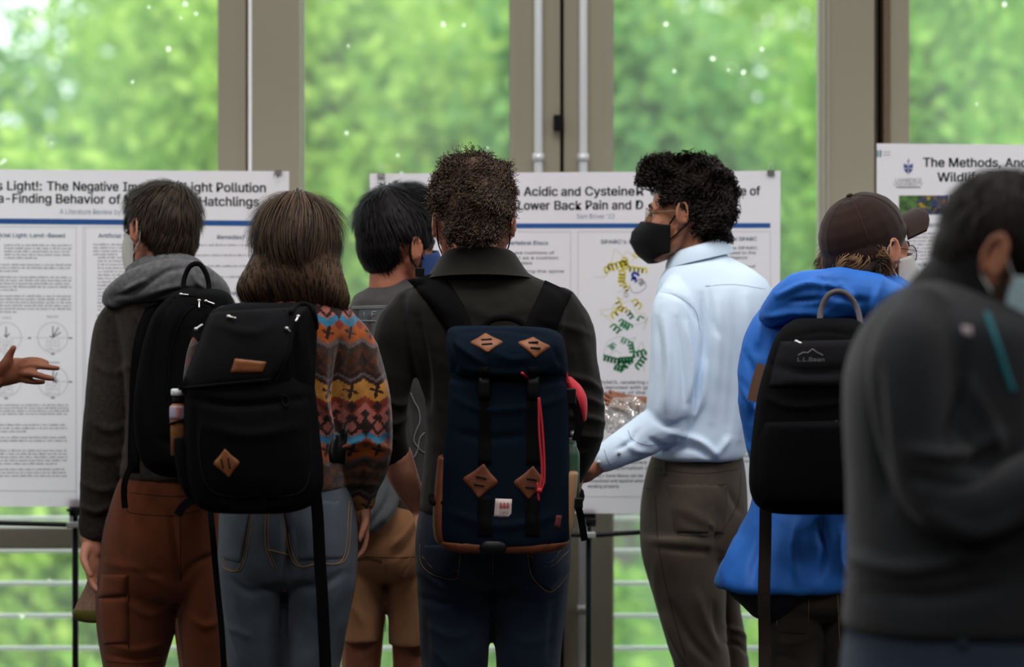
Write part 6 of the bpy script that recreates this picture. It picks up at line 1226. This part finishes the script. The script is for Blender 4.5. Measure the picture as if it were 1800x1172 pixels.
g = Geo().strap([tuple(U(x, y, Q.y+d)) for x, y, d in [(352, 878, -.04), (336, 880, -.03), (322, 890, -.03), (312, 905, -.03)]], .018, .003, (0, -1, .3)); finish(g, 'hip_strap', M_web, Q.root, False)
g = Geo().strap([tuple(U(x, y, B.y-.17+d)) for x, y, d in [(368, 880, .04), (374, 940, -.01), (382, 1030, -.0), (390, 1110, -.0), (395, 1200, 0), (398, 1260, 0)]], .013, .002, (0, -1, 0)); finish(g, 'hanging_strap', M_web, Q.root, False)
g = Geo().strap([tuple(U(x, y, B.y-.18+d)) for x, y, d in [(552, 850, .0), (558, 900, -.0), (562, 980, -.0), (567, 1060, 0), (572, 1172, .02), (573, 1240, .02)]], .026, .003, (0, -1, 0)); finish(g, 'hanging_strap', M_web, Q.root, False)
g = Geo().strap([tuple(U(x, y, B.y+d)) for x, y, d in [(372, 560, -.10), (350, 580, -.06), (340, 600, .0)]], .03, .006, (-.6, -1, 0)); finish(g, 'shoulder_strap', M_web, Q.root, False)
g = Geo(); bb = bvh(B.jacket); slab(g, bb, [(588, 760), (578, 790), (580, 812)], [(612, 750), (608, 790), (606, 815)], 3, 6, .004); finish(g, 'side_strap_buckle', M_buck, Q.root)
# steel bottle with a printed sleeve in the left pocket of that pack
BB = empty('drink_bottle', U(314, 790, Q.y), 'slim orange and lilac bottle with a steel lid beside the flap backpack', 'bottle')
c = U(313, 740, Q.y-.035); z = lambda py: EYE-(py-586)*(Q.y-.03)/F; yy = Q.y-.03
c = U(314, 740, yy)
lathe('bottle_body', [(.0165, z(800)), (.0175, z(745)), (.0185, z(738)), (.0185, z(716)), (.015, z(711)), (.012, z(709))], mat('orange_sleeve', (.30, .13, .04, 1), .6, col2=(.22, .08, .03, 1), nscale=40), BB, c.x, c.y)
lathe('printed_band', [(.019, z(737)), (.0195, z(730)), (.0195, z(716)), (.018, z(713))], mat('lilac_print', (.34, .31, .42, 1), .5, col2=(.40, .16, .12, 1), nscale=60, contrast=(.5, .6)), BB, c.x, c.y)
lathe('bottle_neck', [(.0125, z(711)), (.0125, z(694))], M_black, BB, c.x, c.y)
lathe('steel_lid', [(.0155, z(695)), (.0165, z(693)), (.0165, z(685)), (.014, z(683))], M_steel, BB, c.x, c.y)
g = Geo(); g.tube([(c.x-.019, yy-.002, z(745)), (c.x-.006, yy-.022, z(742)), (c.x+.012, yy-.02, z(738)), (c.x+.024, yy-.01, z(736))], .003, n=8); finish(g, 'elastic_loop', M_web, Q.root)
g = Geo(); g.loft([(768, 306, 335, .035, 0), (800, 308, 338, .045, 0), (850, 318, 345, .045, 0), (875, 332, 355, .035, 0)], yy, n=24, e=2.6); remesh(g, 'bottle_pocket', M_bk, Q.root, .005, 4)

# black pack on person A ---------------------------------------------------------
R_ = Pack(A.y-.25, 320, 835, 'plain black daypack with a top loop, worn over the charcoal hoodie')
cr = [([(300, 525), (275, 580), (262, 660), (262, 740)], 5, -.007), ([(330, 530), (300, 580), (290, 660), (292, 760)], 4, .004), ([(280, 770), (330, 790), (390, 790)], 7, -.005)]
R_.main = R_.shell('body', [(508, 322, 388, .05, .05), (516, 306, 402, .08, .02), (532, 288, 410, .095, .01), (560, 268, 412, .105, 0), (620, 250, 412, .11, 0), (700, 238, 412, .115, 0), (770, 240, 410, .115, 0), (810, 252, 404, .11, 0), (830, 272, 392, .09, 0), (836, 292, 378, .08, 0)], M_bk, cr=cr, e=2.8, seed=131)
R_.b = bvh(R_.main)
for a in ((318, 517, 12, 1), (350, 528, 0, 12), (362, 529, 14, 5)): R_.pull(*a)
for pl in ([(305, 523), (340, 520), (396, 536)], [(352, 532), (320, 560), (300, 620), (294, 700)], [(300, 530), (350, 536), (392, 548)]): g = Geo(); g.tube([tuple(R_.on(x, y, .002)) for x, y in pl], .0018, n=6); finish(g, 'zipper', M_web, R_.root)
g = Geo(); g.tube([tuple(U(x, y, R_.y+d)) for x, y, d in [(322, 516, .02), (324, 490, .03), (334, 468, .03), (350, 464, .03), (362, 480, .03), (367, 500, .03), (366, 516, .02)]], .0062, n=10); finish(g, 'top_loop', M_web, R_.root)
ba = bvh(A.jacket); g = Geo(); slab(g, ba, [(256, 540), (240, 580), (230, 640), (226, 740), (224, 830)], [(286, 530), (262, 580), (250, 640), (246, 740), (244, 830)], 4, 20, .012); finish(g, 'shoulder_strap', M_web, R_.root)
g = Geo().strap([tuple(U(x, y, A.y+d)) for x, y, d in [(232, 815, -.165), (220, 845, -.17), (218, 870, -.165), (220, 893, -.165)]], .015, .003, (0, -1, 0)); finish(g, 'strap_end', M_web, R_.root, False)

# black pack on person F ---------------------------------------------------------
V_ = Pack(Fp.y-.29, 1430, 900, 'black backpack with a grey handle, worn over the blue rain jacket')
cr = [([(1350, 640), (1420, 655), (1520, 645)], 6, -.006), ([(1345, 700), (1400, 715), (1500, 705)], 6, .004), ([(1400, 590), (1450, 580), (1510, 590)], 5, -.005)]
V_.main = V_.shell('body', [(560, 1400, 1500, .06, .03), (575, 1378, 1525, .085, .01), (600, 1362, 1540, .10, 0), (650, 1345, 1552, .11, 0), (700, 1332, 1560, .115, 0), (780, 1322, 1565, .12, 0), (850, 1318, 1560, .12, 0), (885, 1328, 1550, .11, 0), (900, 1350, 1530, .09, 0)], M_bk, cr=cr, e=2.8, seed=141)
V_.pk = V_.shell('front_pocket', [(735, 1350, 1530, .05, 0), (750, 1336, 1545, .07, 0), (800, 1330, 1550, .075, 0), (860, 1334, 1548, .07, 0), (888, 1350, 1530, .05, 0)], M_bk, e=3, seed=143) if False else None
V_.b = bvh(V_.main)
V_.patch('front_pocket', [(1345, 742), (1332, 780), (1330, 850), (1340, 885)], [(1545, 738), (1550, 780), (1550, 850), (1540, 885)], M_bk, th=.03, nu=14, nv=16)
V_.patch('top_pocket', [(1372, 600), (1360, 640), (1352, 680)], [(1530, 596), (1545, 640), (1550, 680)], cloth('grey_black_nylon', (38, 38, 42), .45, sheen=0, spec=.06), th=.012, nu=14, nv=12)
M_gt = mat('pale_grey_thread', (.20, .20, .21, 1), .7)
yv = V_.on(1426, 630, .016).y
letters('L.L.Bean', 1402, 1449, 635, 7, yv, M_gt, 'embroidered_lettering', V_.root)
g = Geo(); g.tube([tuple(U(x, y, yv)) for x, y in [(1403, 624), (1412, 619), (1420, 620), (1428, 613), (1436, 619), (1446, 624)]], .001, n=5, sub=1); finish(g, 'embroidered_ridge_line', M_gt, V_.root)
g = Geo(); g.tube([tuple(U(x, y, V_.y+d)) for x, y, d in [(1441, 572, .0), (1443, 545, .02), (1455, 520, .02), (1472, 512, .02), (1490, 518, .02), (1506, 540, .02), (1514, 572, .0)]], .0062, n=10); finish(g, 'grey_handle', cloth('grey_webbing', (112, 108, 112), .5), V_.root)
g = Geo().strap([tuple(U(x, y, Fp.y-.2+d)) for x, y, d in [(1346, 880, .0), (1345, 960, -.0), (1343, 1040, 0), (1344, 1120, .02), (1344, 1200, .02), (1344, 1250, .02)]], .027, .003, (0, -1, 0)); finish(g, 'hanging_strap', mat('brown_black_webbing', (.022, .015, .012, 1), .8), V_.root, False)
g = Geo().strap([tuple(U(x, y, Fp.y-.17)) for x, y in [(1340, 640), (1330, 670), (1322, 705)]], .022, .004, (-.5, -1, 0)); finish(g, 'side_strap', mat('brown_strap', (.10, .05, .03, 1), .7), V_.root, False)
for a in ((1470, 742, 10, 4), (1400, 600, 8, 3)): V_.pull(*a)

# tan cloth item with an olive edge hanging from person A's hand
g = Geo(); g.loft([(985, 160, 182, .012, 0), (1005, 157, 190, .02, 0), (1030, 150, 200, .03, 0), (1055, 138, 205, .04, 0), (1074, 130, 208, .045, 0)], A.y-.0, n=28, e=2.4)
o = remesh(g, 'folded_hat', mat('tan_speckled_cloth', (.20, .12, .085, 1), .9, col2=(.26, .17, .12, 1), nscale=120, bump=.3), None, .004, 4, disp=nz(.002, 60, 151)); tag(o, "tan cloth hat with an olive edge hanging from the hoodie man's hand", 'hat')
g = Geo(); g.loft([(1068, 131, 207, .046, 0), (1076, 127, 209, .048, 0), (1088, 134, 209, .046, 0), (1092, 150, 208, .04, 0)], A.y, n=28, e=2.4); remesh(g, 'olive_edge', mat('olive_trim', (.085, .075, .008, 1), .7), o, .004, 3)
# crumpled clear wrapper
m = bpy.data.materials.new('clear_cellophane'); m.use_nodes = True; nt = m.node_tree; nt.nodes.clear(); out = nt.nodes.new('ShaderNodeOutputMaterial'); a = nt.nodes.new('ShaderNodeBsdfTransparent'); b = nt.nodes.new('ShaderNodeBsdfGlossy'); b.inputs['Roughness'].default_value = .12; c_ = nt.nodes.new('ShaderNodeBsdfDiffuse'); c_.inputs[0].default_value = (.7, .66, .58, 1)
x1 = nt.nodes.new('ShaderNodeMixShader'); x1.inputs[0].default_value = .35; x2 = nt.nodes.new('ShaderNodeMixShader'); x2.inputs[0].default_value = .22
nt.links.new(a.outputs[0], x1.inputs[1]); nt.links.new(b.outputs[0], x1.inputs[2]); nt.links.new(x1.outputs[0], x2.inputs[1]); nt.links.new(c_.outputs[0], x2.inputs[2]); nt.links.new(x2.outputs[0], out.inputs[0])
g = Geo(); c = U(1100, 728, E.y+.12); g.ell(c, (.050, .03, .036), n=28); g.ell(c+Vector((-.02, 0, -.012)), (.035, .03, .03), n=24)
o = remesh(g, 'plastic_wrapper', m, None, .0032, 1, disp=addf(nz(.010, 90, 161, ridged=True), nz(.006, 190, 163, ridged=True))); tag(o, 'crumpled clear plastic wrapper in the hand of the man in the pale blue shirt', 'wrapper')
o.data.polygons.foreach_set('use_smooth', [False]*len(o.data.polygons))
